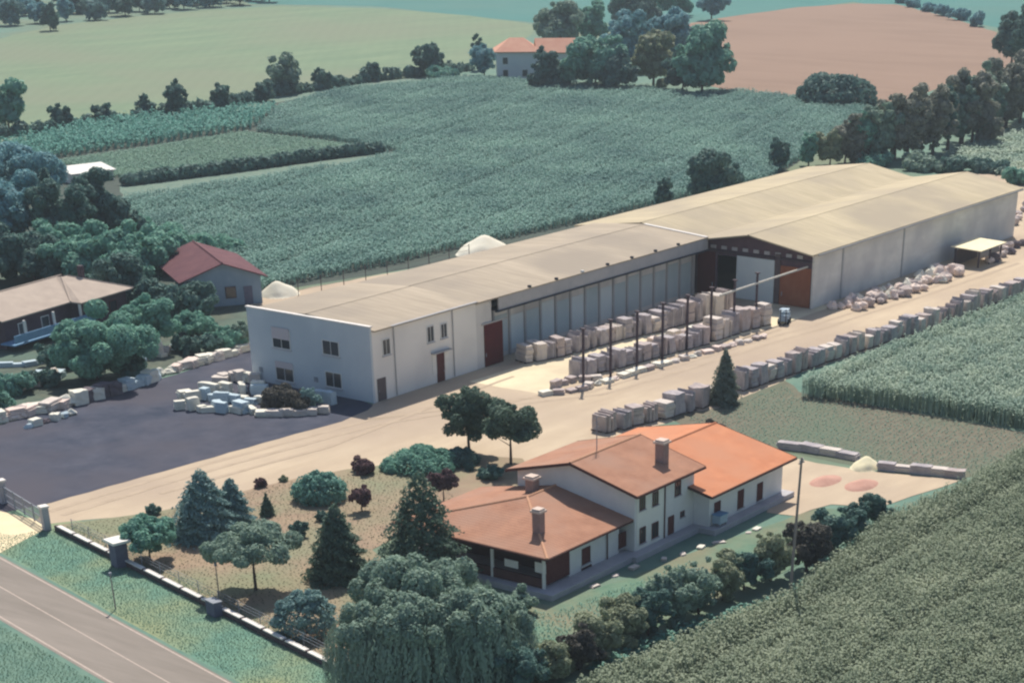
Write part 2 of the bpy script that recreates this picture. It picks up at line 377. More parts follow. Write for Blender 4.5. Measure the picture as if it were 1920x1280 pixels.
def trunk_mb(H, zb, r, crown_r, limbs=5, lean=(0, 0)):
    m = MB(); top = Vector((lean[0], lean[1], zb+(H-zb)*.45)); mid = Vector((lean[0]*.4+.05, lean[1]*.4, zb*.7+.1))
    m.cyl((0, 0, -.1), mid, r*1.25, r*.9, 8); m.cyl(mid, top, r*.9, r*.35, 8)
    for i in range(limbs):
        a = 2*math.pi*i/limbs+random.uniform(-.4, .4); b = mid.lerp(top, random.uniform(.1, .8))
        e = b+Vector((math.cos(a)*crown_r*.6, math.sin(a)*crown_r*.6, (H-zb)*random.uniform(.15, .35)))
        m.cyl(b, e, r*.38, r*.1, 6)
    return m
def tree(name, kind, px, pb, pt, wpx, material, label, cat='tree', group=None, zb=None, size=None, cover=2.0, trunk=True, hfac=1.0, wf=1.12):
    b = G(px, pb); H = HT(px, pb, pt)*hfac; W = wpx/PPM(px, pb)*wf
    if zb is None: zb = {'round': .08, 'poplar': .03, 'bush': .0, 'umbrella': .34, 'mound': 0., 'cone': .06, 'willow': 0.}[kind]*H
    if size is None: size = max(.16, min(.75, 3.4/ PPM(px, pb)))
    root = empty(name, b, random.uniform(0, 6.28), label, cat, group)
    link('crown', quads_mesh('crown', crown(kind, W, H, zb, size, cover)), material, root)
    if trunk:
        hh = H if kind not in ('cone',) else H*1.5
        trunk_mb(hh, max(zb, .25*H) if kind not in ('bush', 'mound') else .15*H, max(.06, H*.022), W/2, 0 if kind == 'cone' else 5).build('trunk', 'bark', root)
    return root

def inside(poly, P):
    x, y = P[:, 0], P[:, 1]; r = np.zeros(len(P), bool); n = len(poly)
    for i in range(n):
        x0, y0 = poly[i][0], poly[i][1]; x1, y1 = poly[(i+1) % n][0], poly[(i+1) % n][1]
        c = ((y0 > y) != (y1 > y)); xx = (x1-x0)*(y-y0)/((y1-y0) if abs(y1-y0) > 1e-9 else 1e-9)+x0
        r ^= c & (x < xx)
    return r
def crop(name, poly, spacing, h, blade, material, label, cat, rows=0., blades=5, z0=0., hvar=.12, rowgap=1., patch=0., wide=.32, streak=0.):
    poly = [(p[0], p[1]) for p in poly]
    a = np.array(poly); lo, hi = a.min(0), a.max(0); c = (lo+hi)/2; ext = np.linalg.norm(hi-lo)/2
    u = np.arange(-ext, ext, spacing); v = np.arange(-ext, ext, spacing*rowgap)
    U, V = np.meshgrid(u, v); P = np.stack([U.ravel(), V.ravel()], 1); P += rng.uniform(-.38, .38, P.shape)*np.array([spacing, spacing*.8])
    co, si = math.cos(rows), math.sin(rows); P = np.stack([P[:, 0]*co-P[:, 1]*si, P[:, 0]*si+P[:, 1]*co], 1)+c
    P = P[inside(poly, P)]; n = len(P)
    hh = h*(1+rng.normal(size=n)*hvar)
    if streak:
        vv = -P[:, 0]*si+P[:, 1]*co; hh *= 1-streak*np.clip(np.sin(vv*.83)+.6*np.sin(vv*2.1)+.4*np.sin(vv*.21), 0, 2)*.5
    if patch:
        hh *= 1+patch*np.sin(P[:, 0]*.21+2*np.sin(P[:, 1]*.13))*np.sin(P[:, 1]*.17+P[:, 0]*.05)
    Q = []
    for k in range(blades):
        az = rng.uniform(0, 2*math.pi, n); d = np.stack([np.cos(az), np.sin(az), np.zeros(n)], 1); s = np.stack([-d[:, 1], d[:, 0], np.zeros(n)], 1)
        zz = hh*rng.uniform(.25, 1.0, n)**.6
        b0 = np.concatenate([P, (z0+zz)[:, None]], 1); L = (blade*rng.uniform(.7, 1.25, n))[:, None]; W = L*wide
        tip = b0+d*L*.9; tip[:, 2] += L[:, 0]*rng.uniform(-.35, .3, n); tip[:, 2] = np.maximum(tip[:, 2], z0+.03)
        mid = (b0+tip)/2; mid[:, 2] += .2*L[:, 0]
        Q.append(np.stack([b0, mid-s*W, tip, mid+s*W], 1))
    az = rng.uniform(0, 2*math.pi, n); s = np.stack([np.cos(az), np.sin(az), np.zeros(n)], 1)*(.10*blade+.03)   # stalk
    b = np.concatenate([P, np.full((n, 1), z0)], 1); t = b.copy(); t[:, 2] = z0+hh*.95
    Q.append(np.stack([b-s, b+s, t+s*.7, t-s*.7], 1))
    me = quads_mesh(name, np.concatenate(Q))
    return tag(link(name, me, material), label, cat, kind='stuff')

_ONE = 'first second third fourth fifth sixth seventh eighth ninth tenth eleventh twelfth thirteenth fourteenth fifteenth sixteenth seventeenth eighteenth nineteenth'.split()
_TEN = {20: ('twentieth', 'twenty'), 30: ('thirtieth', 'thirty'), 40: ('fortieth', 'forty'), 50: ('fiftieth', 'fifty'), 60: ('sixtieth', 'sixty')}
def nth(i):
    if i < 20: return _ONE[i-1]
    t = i//10*10
    return _TEN[t][0] if i == t else _TEN[t][1]+'-'+_ONE[i-t-1]

# ================================================================== THE GROUND
sheet('ground', [(-900, -1000), (1800, -1000), (1800, 1800), (-900, 1800)], 0, 'meadow', label='green meadow land under the whole place', cat='ground')
RD = Vector((-.2355, -.9719, 0)); RN = Vector((-.9719, .2355, 0))      # along and across the road
r0 = Vector((92.75, 125.8, 0))
def rp(s, o): p = r0+RD*s+RN*o; return (p.x, p.y)
sheet('road', [rp(-400, 0), rp(400, 0), rp(400, 6.75), rp(-400, 6.75)], .008, 'asphalt_road', label='brown grey asphalt country road', cat='road')
for i, (o, wd, lab) in enumerate([(.18, .16, 'pale edge line of the road on the garden side'), (3.35, .12, 'thin pale centre line of the road'), (6.35, .16, 'pale edge line of the road on the far meadow side')]):
    sheet('road_marking', [rp(-400, o), rp(400, o), rp(400, o+wd), rp(-400, o+wd)], .013, 'road_paint', label=lab, cat='road marking')
sheet('verge', [rp(-60, -.35), rp(80, -.35), rp(80, -9.5), rp(-60, -9.5)], .006, 'verge_grass', label='green grass verge between road and garden wall', cat='grass verge')
sheet('yard', gp((60, 985), (95, 938), (640, 788), (700, 756), (470, 650), (470, 560), (1230, 420), (1980, 300), (2100, 480), (1920, 548), (1700, 632), (1500, 700), (1350, 765), (1120, 830), (1180, 870), (900, 930), (560, 915), (300, 960)), .010, 'yard_sand', amp=.2, label='sandy tan gravel yard around the long building', cat='yard')
sheet('parking_lot', gp((-260, 880), (-60, 818), (0, 797), (200, 738), (330, 702), (470, 655), (700, 760), (690, 768), (640, 790), (95, 942), (-10, 965), (-200, 1010)), .016, 'dark_asphalt', amp=.12, label='dark bluish asphalt lot before the office end wall', cat='parking lot')
sheet('driveway', gp((-160, 1000), (0, 958), (62, 972), (92, 988), (60, 1005), (0, 1036), (-60, 1045), (-200, 1060)), .020, 'pale_sand', amp=.05, label='pale sandy driveway between gate and road', cat='driveway')
sheet('yard_slab', gp((880, 716), (985, 683), (1090, 657), (1380, 585), (1470, 560), (1560, 575), (1460, 610), (1180, 690), (1010, 738)), .016, 'concrete_apron', amp=.1, label='pale concrete slab under the stone rows', cat='concrete slab')
sheet('lawn', gp((100, 985), (300, 958), (480, 915), (560, 895), (650, 880), (730, 870), (860, 850), (980, 860), (1010, 900), (850, 950), (700, 1030), (760, 1100), (900, 1110), (1000, 1130), (900, 1280), (690, 1290), (400, 1145)), .022, 'dry_lawn', amp=.15, label='dry tan lawn of the garden', cat='lawn')
sheet('house_lawn', gp((860, 1110), (1035, 1135), (1490, 966), (1530, 952), (1580, 956), (1660, 940), (1500, 1060), (1150, 1210), (980, 1300), (820, 1300)), .027, 'house_lawn', amp=.2, label='patchy green lawn along the side of the house', cat='lawn')
sheet('gravel_patch', gp((1440, 872), (1480, 856), (1530, 868), (1640, 885), (1800, 900), (1740, 922), (1650, 950), (1560, 946), (1490, 966), (1440, 960)), .033, 'yard_sand', amp=.2, label='pale gravel patch beside the orange roofed wing', cat='gravel patch')
sheet('fallow_field', gp((1250, 780), (1350, 765), (1470, 712), (1500, 735), (1930, 812), (2000, 850), (1800, 898), (1640, 880), (1490, 850), (1350, 830)), .013, 'fallow_soil', amp=.2, label='olive brown fallow strip behind the house', cat='field')
sheet('garden_soil', gp((-150, 800), (0, 790), (200, 732), (330, 697), (470, 648), (470, 560), (420, 520), (300, 480), (230, 400), (100, 440), (-200, 480)), .011, 'bed_soil', amp=.3, label='dark planted ground around the left houses', cat='garden ground')
def ribbon(path, o, wd):
    P = [G(*p) for p in path]; Lq = []; Rq = []
    Q = []
    for a, b in zip(P, P[1:]):
        k = max(2, int((b-a).length/2.5)); Q += [a.lerp(b, j/k) for j in range(k)]
    Q.append(P[-1])
    for i, q in enumerate(Q):
        d = (Q[min(i+1, len(Q)-1)]-Q[max(i-1, 0)]).normalized(); n_ = Vector((-d.y, d.x, 0)); e = o+.25*math.sin(i*.21)+random.uniform(-.05, .05); ww = wd*random.uniform(.6, 1.2)
        Lq.append(q+n_*(e+ww/2)); Rq.append(q+n_*(e-ww/2))
    return Lq, Rq
for k, (pth, o, lab) in enumerate((([(105, 962), (400, 875), (700, 792), (900, 760), (1120, 735), (1540, 612), (1900, 492)], .9, 'left wheel track through the yard'), ([(105, 962), (400, 875), (700, 792), (900, 760), (1120, 735), (1540, 612), (1900, 492)], -.9, 'right wheel track through the yard'), ([(300, 925), (620, 838), (860, 742), (960, 705)], .0, 'faint wheel track turning to the dark door'), ([(700, 800), (980, 770), (1200, 715), (1500, 625)], 3.2, 'faint wheel track along the low stones'))):
    Lq, Rq = ribbon(pth, o, .62); me = bpy.data.meshes.new('wheel_track'); n_ = len(Lq)
    me.from_pydata([(p.x, p.y, .0215+.003*k) for p in Lq+Rq], [], [(i+n_, i+n_+1, i+1, i) for i in range(n_-1)])
    tag(link('wheel_track', me, 'worn_sand'), lab, 'wheel track', kind='structure')
# far fields
sheet('field_soil', gp((380, 560), (520, 545), (860, 488), (1230, 395), (1440, 340), (1640, 215), (1380, 178), (1180, 166), (880, 148), (600, 180), (0, 272), (-60, 330), (0, 440)), .012, 'crop_soil', label='dark soil under the big green crop', cat='field')
sheet('hay_field', gp((-200, 120), (0, 72), (110, 48), (230, 34), (380, 20), (520, 12), (700, 16), (880, 30), (1015, 48), (960, 100), (880, 128), (700, 142), (500, 175), (250, 212), (0, 240), (-200, 275)), .016, 'hay_stubble', amp=.6, step=8, label='pale yellow green hay field beyond the hedge', cat='field')
sheet('ploughed_field', gp((1290, 45), (1380, 30), (1500, 14), (1600, 7), (1680, 9), (1760, 28), (1865, 60), (1920, 90), (1900, 140), (1800, 150), (1700, 188), (1600, 200), (1500, 185), (1380, 172), (1280, 150)), .016, 'plough_soil', amp=.6, step=8, label='bare pinkish brown ploughed field on the rise', cat='field')
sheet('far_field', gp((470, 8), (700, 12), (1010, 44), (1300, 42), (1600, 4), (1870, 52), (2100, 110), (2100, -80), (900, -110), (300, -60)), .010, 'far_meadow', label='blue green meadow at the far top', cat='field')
sheet('field_track', gp((385, 214), (520, 186), (640, 163), (760, 148), (880, 140), (885, 145), (760, 154), (640, 170), (520, 193), (385, 220)), .030, 'pale_track', amp=.5, step=3, label='pale grassy track below the far hedge', cat='track')
sheet('field_margin', gp((225, 348), (420, 327), (600, 304), (760, 283), (768, 290), (610, 318), (420, 346), (230, 378)), .034, 'pale_track', amp=.4, step=3, label='pale bare margin below the dark crop edge', cat='track')

# ================================================================== CROPS (stuff)
crop('crop_field', gp((395, 556), (330, 500), (230, 400), (235, 380), (420, 350), (610, 322), (770, 290), (722, 281), (600, 262), (480, 248), (505, 228), (522, 206), (640, 174), (880, 150), (1180, 168), (1300, 180), (1380, 176), (1500, 188), (1640, 212), (1560, 262), (1440, 338), (1230, 385), (1100, 415), (960, 446), (860, 466), (740, 494), (640, 514), (525, 538)), .56, 1.3, .46, 'crop_back', 'teal green crop filling the big field behind the building', 'crop', rows=.30, blades=5, hvar=.13, patch=.10, streak=.38)
crop('crop_strip', gp((100, 306), (250, 284), (455, 251), (600, 267), (716, 284), (700, 287), (600, 300), (420, 324), (240, 345), (225, 335)), .6, .6, .45, 'strip_leaf', 'pale green low crop of the small strip plot', 'crop', rows=.35, hvar=.12)
crop('vine_strip', gp((-40, 290), (170, 240), (330, 222), (520, 206), (500, 228), (462, 246), (250, 276), (90, 300), (0, 325)), .8, 1.7, .7, 'crop_vine', 'clumpy bright teal vine rows below the far hedge', 'vines', rows=.75, blades=7, hvar=.25, rowgap=1.5)
crop('corn_field', [G(*p, 2.1) for p in ((1490, 710), (1545, 690), (1600, 668), (1760, 606), (1925, 545), (2090, 482))]+gp((2300, 870), (1925, 806), (1720, 772), (1500, 744)), .30, 2.1, .34, 'crop_right', 'bright green corn with a dark cut edge by the fallow strip', 'crop', rows=0., blades=6, rowgap=1.2, streak=.25)
crop('maize_field', [G(*p, 1.4) for p in ((1010, 1310), (1130, 1252), (1300, 1180), (1490, 1100), (1560, 1045), (1660, 965), (1815, 897), (1925, 835), (2100, 880))]+gp((2150, 1450), (1000, 1450)), .24, 1.7, .27, 'crop_front', 'grey green maize filling the near corner', 'crop', rows=0., blades=6, rowgap=1.5, hvar=.10, streak=.42)
crop('fallow_weeds', gp((1290, 785), (1360, 768), (1470, 722), (1500, 745), (1930, 815), (2000, 850), (1800, 890), (1640, 872), (1490, 842), (1350, 822)), .55, .10, .17, 'strip_leaf', 'sparse dry weeds on the fallow strip', 'weeds', rows=.1, blades=3, hvar=.5)
crop('lawn_grass', gp((110, 985), (300, 962), (480, 920), (560, 900), (650, 890), (730, 880), (850, 880), (850, 950), (700, 1030), (700, 1120), (690, 1270), (400, 1140)), .45, .07, .14, 'dry_leaf', 'short dry grass on the garden lawn', 'grass', blades=3, hvar=.5, wide=.2)
crop('verge_tufts', [rp(-14, -.5), rp(60, -.5), rp(60, -8.6), rp(-3, -8.6), rp(-4, -3), rp(-11, -1.5)], .24, .07, .12, 'verge_leaf', 'short teal grass growing on the road verge', 'grass', blades=3, hvar=.4, wide=.2)
crop('meadow_tufts', [rp(-14, 7.2), rp(60, 7.2), rp(60, 16), rp(-14, 16)], .26, .08, .13, 'verge_leaf', 'rough grass in the corner across the road', 'grass', blades=3, hvar=.4, wide=.2)
crop('meadow_weeds', gp((1480, 1120), (1640, 985), (1660, 965), (1570, 1050), (1500, 1110), (1300, 1190), (1120, 1265), (1100, 1258), (1300, 1175)), .25, .5, .4, 'leaf_bright', 'light green weeds between hedge and maize', 'weeds', blades=4, hvar=.4)
crop('lawn_tufts', gp((890, 1130), (1035, 1150), (1300, 1050), (1300, 1080), (1120, 1160), (960, 1240), (900, 1220)), .35, .15, .18, 'leaf_bright', 'thin green grass beside the house terrace', 'grass', blades=3, hvar=.4, wide=.18)
crop('margin_grass', gp((1760, 300), (1850, 262), (2050, 210), (2100, 300), (1930, 345), (1800, 312)), .9, .9, .8, 'crop_right', 'bright green crop beyond the far end of the hall', 'crop', blades=5)

# ================================================================== LONG BUILDING
def window_y(parent, X0, X1, Z0, Z1, Y, fr='frame_white', pane='glass_dark', org=None, sill=True, bars=1, fw=.09, name='window', blind=0.):
    """window set on a wall facing -Y"""
    org = parent.location if org is None else org
    X0, X1 = min(X0, X1), max(X0, X1); Z0, Z1 = min(Z0, Z1), max(Z0, Z1)
    m = MB(org); m.box(X0-fw, Y-.07, Z0-fw, X0, Y+.02, Z1+fw).box(X1, Y-.07, Z0-fw, X1+fw, Y+.02, Z1+fw).box(X0, Y-.07, Z1, X1, Y+.02, Z1+fw).box(X0, Y-.07, Z0-fw, X1, Y+.02, Z0)
    for k in range(bars):
        x = X0+(X1-X0)*(k+1)/(bars+1); m.box(x-.03, Y-.055, Z0, x+.03, Y-.01, Z1)
    wn = m.build(name, fr, parent)
    MB(org).box(X0, Y-.028, Z0, X1, Y+.015, Z1).build('pane', pane, wn)
    if sill: MB(org).box(X0-fw-.08, Y-.16, Z0-fw-.08, X1+fw+.08, Y-.002, Z0-fw).build('sill', 'pavement', wn)
    if blind: MB(org).box(X0-.02, Y-.12, Z1-blind*(Z1-Z0), X1+.02, Y-.075, Z1+.04).build('blind', 'roller_blind', wn)
    return wn
def rect_y(px0, py0, px1, py1, Y):
    cy = (py0+py1)/2; cx = (px0+px1)/2
    return pY(px0, cy, Y)[0], pY(px1, cy, Y)[0], pY(cx, py1, Y)[1], pY(cx, py0, Y)[1]
def window_x(parent, Y0, Y1, Z0, Z1, X, org, fr='frame_white', pane='glass_dark', fw=.09, blind=0.):
    m = MB(org); m.box(X-.07, Y0-fw, Z0-fw, X+.02, Y0, Z1+fw).box(X-.07, Y1, Z0-fw, X+.02, Y1+fw, Z1+fw).box(X-.07, Y0, Z1, X+.02, Y1, Z1+fw).box(X-.07, Y0, Z0-fw, X+.02, Y1, Z0)
    y = (Y0+Y1)/2; m.box(X-.055, y-.03, Z0, X-.01, y+.03, Z1)
    wn = m.build('window', fr, parent)
    MB(org).box(X-.028, Y0, Z0, X+.015, Y1, Z1).build('pane', pane, wn)
    MB(org).box(X-.16, Y0-fw-.08, Z0-fw-.08, X-.002, Y1+fw+.08, Z0-fw).build('sill', 'pavement', wn)
    if blind: MB(org).box(X-.13, Y0-.02, Z1-blind*(Z1-Z0), X-.075, Y1+.02, Z1+.25).build('blind', 'roller_blind', wn)
    return wn
def pX(px, py, X):
    d = ray(px, py); t = X/d[0]; return d[1]*t, HC+d[2]*t

OX0, OX1, OY0, OY1 = 147.5, 165.2, 132.2, 149.6
org = Vector((OX0, OY0, 0))
of = empty('office_building', org, 0, 'pale two storey office at the end of the long building', 'building')
m = MB(org); m.prism_x([(OY0+.006, 0), (OY1, 0), (OY1, 7.1), (OY0+(OY1-OY0)/2, 7.62), (OY0+.006, 7.1)], OX0+.30, OX1); m.build('wall', 'pale_wall', of)
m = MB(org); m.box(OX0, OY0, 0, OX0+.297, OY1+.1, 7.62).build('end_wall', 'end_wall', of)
m = MB(org); m.box(OX0-.08, OY0-.1, 7.62, OX0+.40, OY1+.2, 7.75).build('coping', 'coping_white', of)
m = MB(org)
m.slab([(OX0+.41, OY0-.35, 7.28), (OX1, OY0-.35, 7.28), (OX1, 141.3, 7.86), (OX0+.41, 141.3, 7.86)], .14)
m.slab([(OX0+.41, 141.304, 7.86), (OX1, 141.304, 7.86), (OX1, OY1+.35, 7.28), (OX0+.41, OY1+.35, 7.28)], .14)
m.build('roof', 'fibre_roof', of)
m = MB(org); m.cyl((OX0+.41, 141.3, 7.83), (OX1, 141.3, 7.83), .09, n=6); m.build('ridge_cap', 'fibre_roof', of)
m = MB(org); m.box(OX0+3.2, OY0-.03, 7.2, OX1+.0, OY0-.37, 7.3).build('gutter', 'grey_fascia', of)
for px in (739, 850):
    X = pY(px, 660, OY0)[0]; MB(org).cyl((X, OY0-.09, .1), (X, OY0-.09, 7.15), .06).build('downpipe', 'grey_fascia', of)
for r in ((717.5, 636, 730.5, 664), (801, 612, 812.5, 640), (826.5, 607, 837, 632)):
    X0, X1, Z0, Z1 = rect_y(*r, OY0); window_y(of, X0, X1, Z0, Z1, OY0)
X0, X1, Z0, Z1 = rect_y(708, 708, 724, 752, OY0)
d_ = MB(org); d_.box(X0, OY0-.05, .04, X1, OY0+.02, Z1); d_ = d_.build('door', 'wood_door', of); MB(org).box(X0+.12, OY0-.10, 1.0, X0+.20, OY0-.05, 1.15).build('handle', 'steel_grey', d_)
X0, X1, Z0, Z1 = rect_y(819, 660, 833, 712, OY0)
d_ = MB(org); d_.box(X0, OY0-.06, .04, X1, OY0+.02, Z1); d_ = d_.build('door', 'brown_window', of); MB(org).box(X1-.2, OY0-.11, 1.0, X1-.12, OY0-.06, 1.15).build('handle', 'steel_grey', d_)
for px0, px1 in ((810.5, 818.3), (833.7, 842)):
    a, b, _, _ = rect_y(px0, 665, px1, 700, OY0); MB(org).box(a, OY0-.05, 1.0, b, OY0+.02, Z1).build('side_panel', 'white_paint', of)
a, b, _, _ = rect_y(809, 665, 843, 700, OY0); MB(org).box(a, OY0-.55, Z1+.08, b, OY0-.003, Z1+.2).build('door_canopy', 'grey_fascia', of)
for (pa, pb_, bl) in (((512, 616), (543, 655), .5), ((606, 637), (635, 668), 0), ((519, 680), (550, 716), .25), ((612, 696), (640, 728), 0)):
    ya, z1 = pX((pa[0]+pb_[0])/2, pa[1]+3, OX0); _, z0 = pX((pa[0]+pb_[0])/2, pb_[1]-3, OX0)
    y1 = pX(pa[0], (pa[1]+pb_[1])/2, OX0)[0]; y0 = pX(pb_[0], (pa[1]+pb_[1])/2, OX0)[0]
    window_x(of, y0, y1, max(.5, z0), z1, OX0, org, blind=bl)
for px, py in ((490, 692), (593, 711)):
    y, z = pX(px, py, OX0); MB(org).box(OX0-.10, y-.25, z-.25, OX0-.003, y+.25, z+.25).build('wall_vent', 'steel_grey', of)

# storage wing between office and hall
SX0, SX1 = OX1+.004, 213.0
org = Vector((SX0, OY0, 0))
st = empty('storage_wing', org, 0, 'long low storage wing with grey canopy joining office and hall', 'building')
WY = 133.8
m = MB(org)
m.box(SX0, WY, 0, SX1, WY+.25, 6.0).box(SX0, OY1-.25, 0, SX1, OY1, 7.1).box(SX0, OY0+.05, 0, 168.05, WY-.003, 6.9)
m.build('wall', 'panel_wall', st)
X0, X1, Z0, Z1 = rect_y(908, 612, 942, 684, OY0+.05)
d_ = MB(org).box(X0, OY0+.046, .03, X1, OY0-.06, 4.55).build('sliding_door', 'red_door', st); MB(org).box(X0-.4, OY0-.10, 4.553, X1+.9, OY0+.046, 4.7).build('door_rail', 'grey_fascia', d_)
MB(org).box(X0+.1, OY0-.10, 1.1, X0+.2, OY0-.06, 1.5).build('handle', 'steel_grey', d_)
m = MB(org)
m.slab([(SX0, OY0-.35, 7.20), (SX1, OY0-.35, 7.20), (SX1, 141.5, 7.86), (SX0, 141.5, 7.86)], .14)
m.slab([(SX0, 141.504, 7.86), (SX1, 141.504, 7.86), (SX1, OY1+.35, 7.20), (SX0, OY1+.35, 7.20)], .14)
m.build('roof', 'fibre_roof', st)
MB(org).cyl((SX0, 141.5, 7.83), (SX1, 141.5, 7.83), .09, n=6).build('ridge_cap', 'fibre_roof', st)
MB(org).box(169.0, OY0-.30, 5.75, SX1, OY0-.12, 7.05).build('fascia', 'grey_fascia', st)
MB(org).box(168.5, OY0-.45, 5.6, SX1, OY0-.10, 5.746).build('gutter', 'trim_shade_dark', st)  # strip coloured near-black to draw the gutter's shadow line under the fascia
MB(org).box(169.0, OY0-.1, 5.62, SX1, WY-.003, 5.74).build('soffit', 'trim_shade_dark', st)
nb = 15
for k in range(nb):
    x = 170.2+k*(SX1-171.0)/(nb-1)
    MB(org).box(x-.14, WY-.18, 0, x+.14, WY-.003, 5.6).build('pilaster', 'grey_fascia', st)
    if k < nb-1:
        x2 = 170.2+(k+1)*(SX1-171.0)/(nb-1)
        MB(org).box(x+.3, WY-.05, .5, x2-.3, WY-.003, 4.2 if k % 3 else 4.6).build('wall_panel', 'blue_panel' if k % 2 == 0 or k > 7 else 'pale_sheet', st)
for k in range(7):
    x = 175+k*5.2; MB(org).box(x-.16, OY0-.28, 7.215, x+.16, OY0+.05, 7.42).build('roof_vent', 'trim_shade_dark' if k not in (2, ) else 'frame_white', st)

# hall: two gables side by side
HX0, HX1, HY0, HYM, HY1 = 214.2, 275.6, 116.9, 134.7, 152.6
org = Vector((HX0, HY0, 0))
ha = empty('hall', org, 0, 'big twin gabled stone hall with tan corrugated roof', 'hall')
m = MB(org); m.box(HX0+.01, HY0, 0, HX1, HY0+.3, 6.35).box(HX0, HY1-.3, 0, HX1, HY1, 6.35)
for (ya, yb) in ((HY0+.303, HYM), (HYM+.003, HY1-.303)):
    ym = (ya+yb)/2; m.prism_x([(ya, 0), (yb, 0), (yb, 6.3), (ym, 7.6), (ya, 6.3)], HX1-.3, HX1-.003)
m.build('wall', 'hall_wall', ha)
for k, px in enumerate((1579, 1690)):
    X = pY(px, 500, HY0)[0]; MB(org).box(X-.16, HY0-.10, 0, X+.16, HY0-.003, 6.3).build('downpipe', 'grey_fascia', ha)
yo0, yo1 = 128.2, 131.2
m = MB(org)
m.box(HX0+.05, yo1, 0, HX0+.3, HYM-.003, 6.2).box(HX0+.05, HY0+.303, 0, HX0+.3, yo0, 6.2).box(HX0+.05, yo0+.003, 5.0, HX0+.3, yo1-.003, 6.2)
m.prism_x([(HY0+.303, 6.203), (HYM-.003, 6.203), (HYM-.003, 6.3), ((HY0+HYM)/2, 7.7), (HY0+.303, 6.3)], HX0+.05, HX0+.3)
m.build('gable_wall', 'dark_cladding', ha)
MB(org).prism_x([(HYM+.003, 0), (HY1-.05, 0), (HY1-.05, 6.4), (142.3, 7.75), (HYM+.003, 6.4)], SX1+.03, HX0+.04).build('back_gable', 'fibre_roof', ha)
d_ = MB(org).box(HX0-.10, 131.5, .05, HX0+.046, 134.1, 5.4).build('sliding_door', 'red_door', ha); MB(org).box(HX0-.16, 131.7, 1.1, HX0-.10, 131.8, 1.6).build('handle', 'steel_grey', d_)
d_ = MB(org).box(HX0-.10, 117.3, .05, HX0+.046, 121.7, 4.7).build('sliding_door', 'rust_door', ha); MB(org).box(HX0-.16, 121.3, 1.1, HX0-.10, 121.4, 1.6).build('handle', 'steel_grey', d_)
MB(org).box(HX0-.08, 122.6, .05, HX0+.046, 128.2, 5.2).build('pale_panel', 'pale_sheet', ha)
MB(org).box(HX0-.14, 121.75, 0, HX0+.046, 122.5, 6.0).build('post', 'wall_dark', ha)
MB(org).box(HX0-.20, 117.2, 5.35, HX0+.046, 134.3, 5.6).build('lintel', 'steel_dark', ha)
for k in range(10): MB(org).box(HX0-.05, 118.6+k*1.6, 5.75, HX0+.046, 119.4+k*1.6, 6.15).build('clerestory_pane', 'grey_fascia', ha)
m = MB(org)
RO = .9
def hroof(ya, yb, ea, eb, zr=8.1, ze=6.62, xo=HX0-1.5):
    ym = (HY0+HYM)/2 if ya < HYM-1 else 142.3
    m.slab([(xo, ea, ze), (HX1+.8, ea, ze), (HX1+.8, ym, zr), (xo, ym, zr)], .16)
    m.slab([(xo, ym+.004, zr), (HX1+.8, ym+.004, zr), (HX1+.8, eb, ze), (xo, eb, ze)], .16)
hroof(HY0, HYM, HY0-.45, HYM)
hroof(HYM, HY1, HYM+.004, HY1+.45, zr=7.98, xo=SX1+.02)
m.build('roof', 'hall_roof', ha)
for ym in ((HY0+HYM)/2, 142.3):
    MB(org).cyl((HX0-1.5 if ym < HYM else SX1+.02, ym, 8.05 if ym < HYM else 7.93), (HX1+.8, ym, 8.05 if ym < HYM else 7.93), .10, n=6).build('ridge_cap', 'hall_roof', ha)
MB(org).box(HX0-1.5, HYM-.25, 6.63, HX1+.8, HYM+.25, 6.68).build('valley_gutter', 'hall_roof', ha)
MB(org).bar((SX1-.28, 131.9, 7.22), (SX1-.28, 141.5, 7.88), .5, .07).build('flashing', 'coping_white', ha)
MB(org).box(HX0, HY0-.62, 6.34, HX1+.5, HY0-.46, 6.5).build('gutter', 'grey_fascia', ha)

# crane runway
cy_ = 118.0
for k in range(8):
    x = 165.7+k*5.2
    c_ = empty('crane_column', (x, cy_, 0), 0, f'dark steel runway column, {nth(k+1)} counting from the office end', 'column', 'runway columns in the stone yard')
    MB().box(-.09, -.12, .06, .09, .12, 6.0).build('shaft', 'steel_dark', c_); MB().box(-.3, -.3, 0, .3, .3, .06).build('base_plate', 'steel_dark', c_); MB().box(-.2, -.28, 6.0, .2, .28, 6.12).build('bracket', 'steel_dark', c_)
b_ = MB((194, cy_, 0)).box(193.2, cy_-.30, 4.88, 214.1, cy_-.13, 5.06).build('crane_beam', 'beam_pale', None, (194, cy_, 0)); tag(b_, 'pale runway beam fixed to the last columns, ending at the hall', 'beam')

# ================================================================== HOUSE
org = Vector((122, 82.2, 0))
ho = empty('house', org, 0, 'rambling house with brown tiled roofs and an orange roofed wing', 'house')
FZ = .45
MB(org).box(110.2, 81.6, 0, 121.4, 97.6, FZ).box(121.404, 81.2, 0, 131.0, 95, FZ).box(131.004, 79.6, 0, 144.6, 96, FZ).build('terrace', 'pavement', ho)
MB(org).box(114.6, 83.1, FZ, 121.6, 97.2, 3.15).box(122.6, 82.2, FZ, 131.6, 94.2, 5.25).box(131.604, 80.6, FZ, 144.0, 96.2, 3.3).build('wall', 'plaster_grey', ho)
m = MB(org); m.prism_x([(82.2, 5.253), (94.2, 5.253), (88.2, 6.75)], 122.6, 131.6); m.build('gable_wall', 'plaster_grey', ho)
m = MB(org); m.prism_x([(80.6, 3.303), (96.2, 3.303), (88.4, 4.95)], 131.604, 144.0); m.build('wing_gable', 'plaster_grey', ho)
x0, x1, _, _ = rect_y(1194, 950, 1243, 1030, 82.2)
MB(org).box(x0-.05, 82.15, FZ, x1, 82.197, 5.2).build('painted_bay', 'plaster_white', ho)
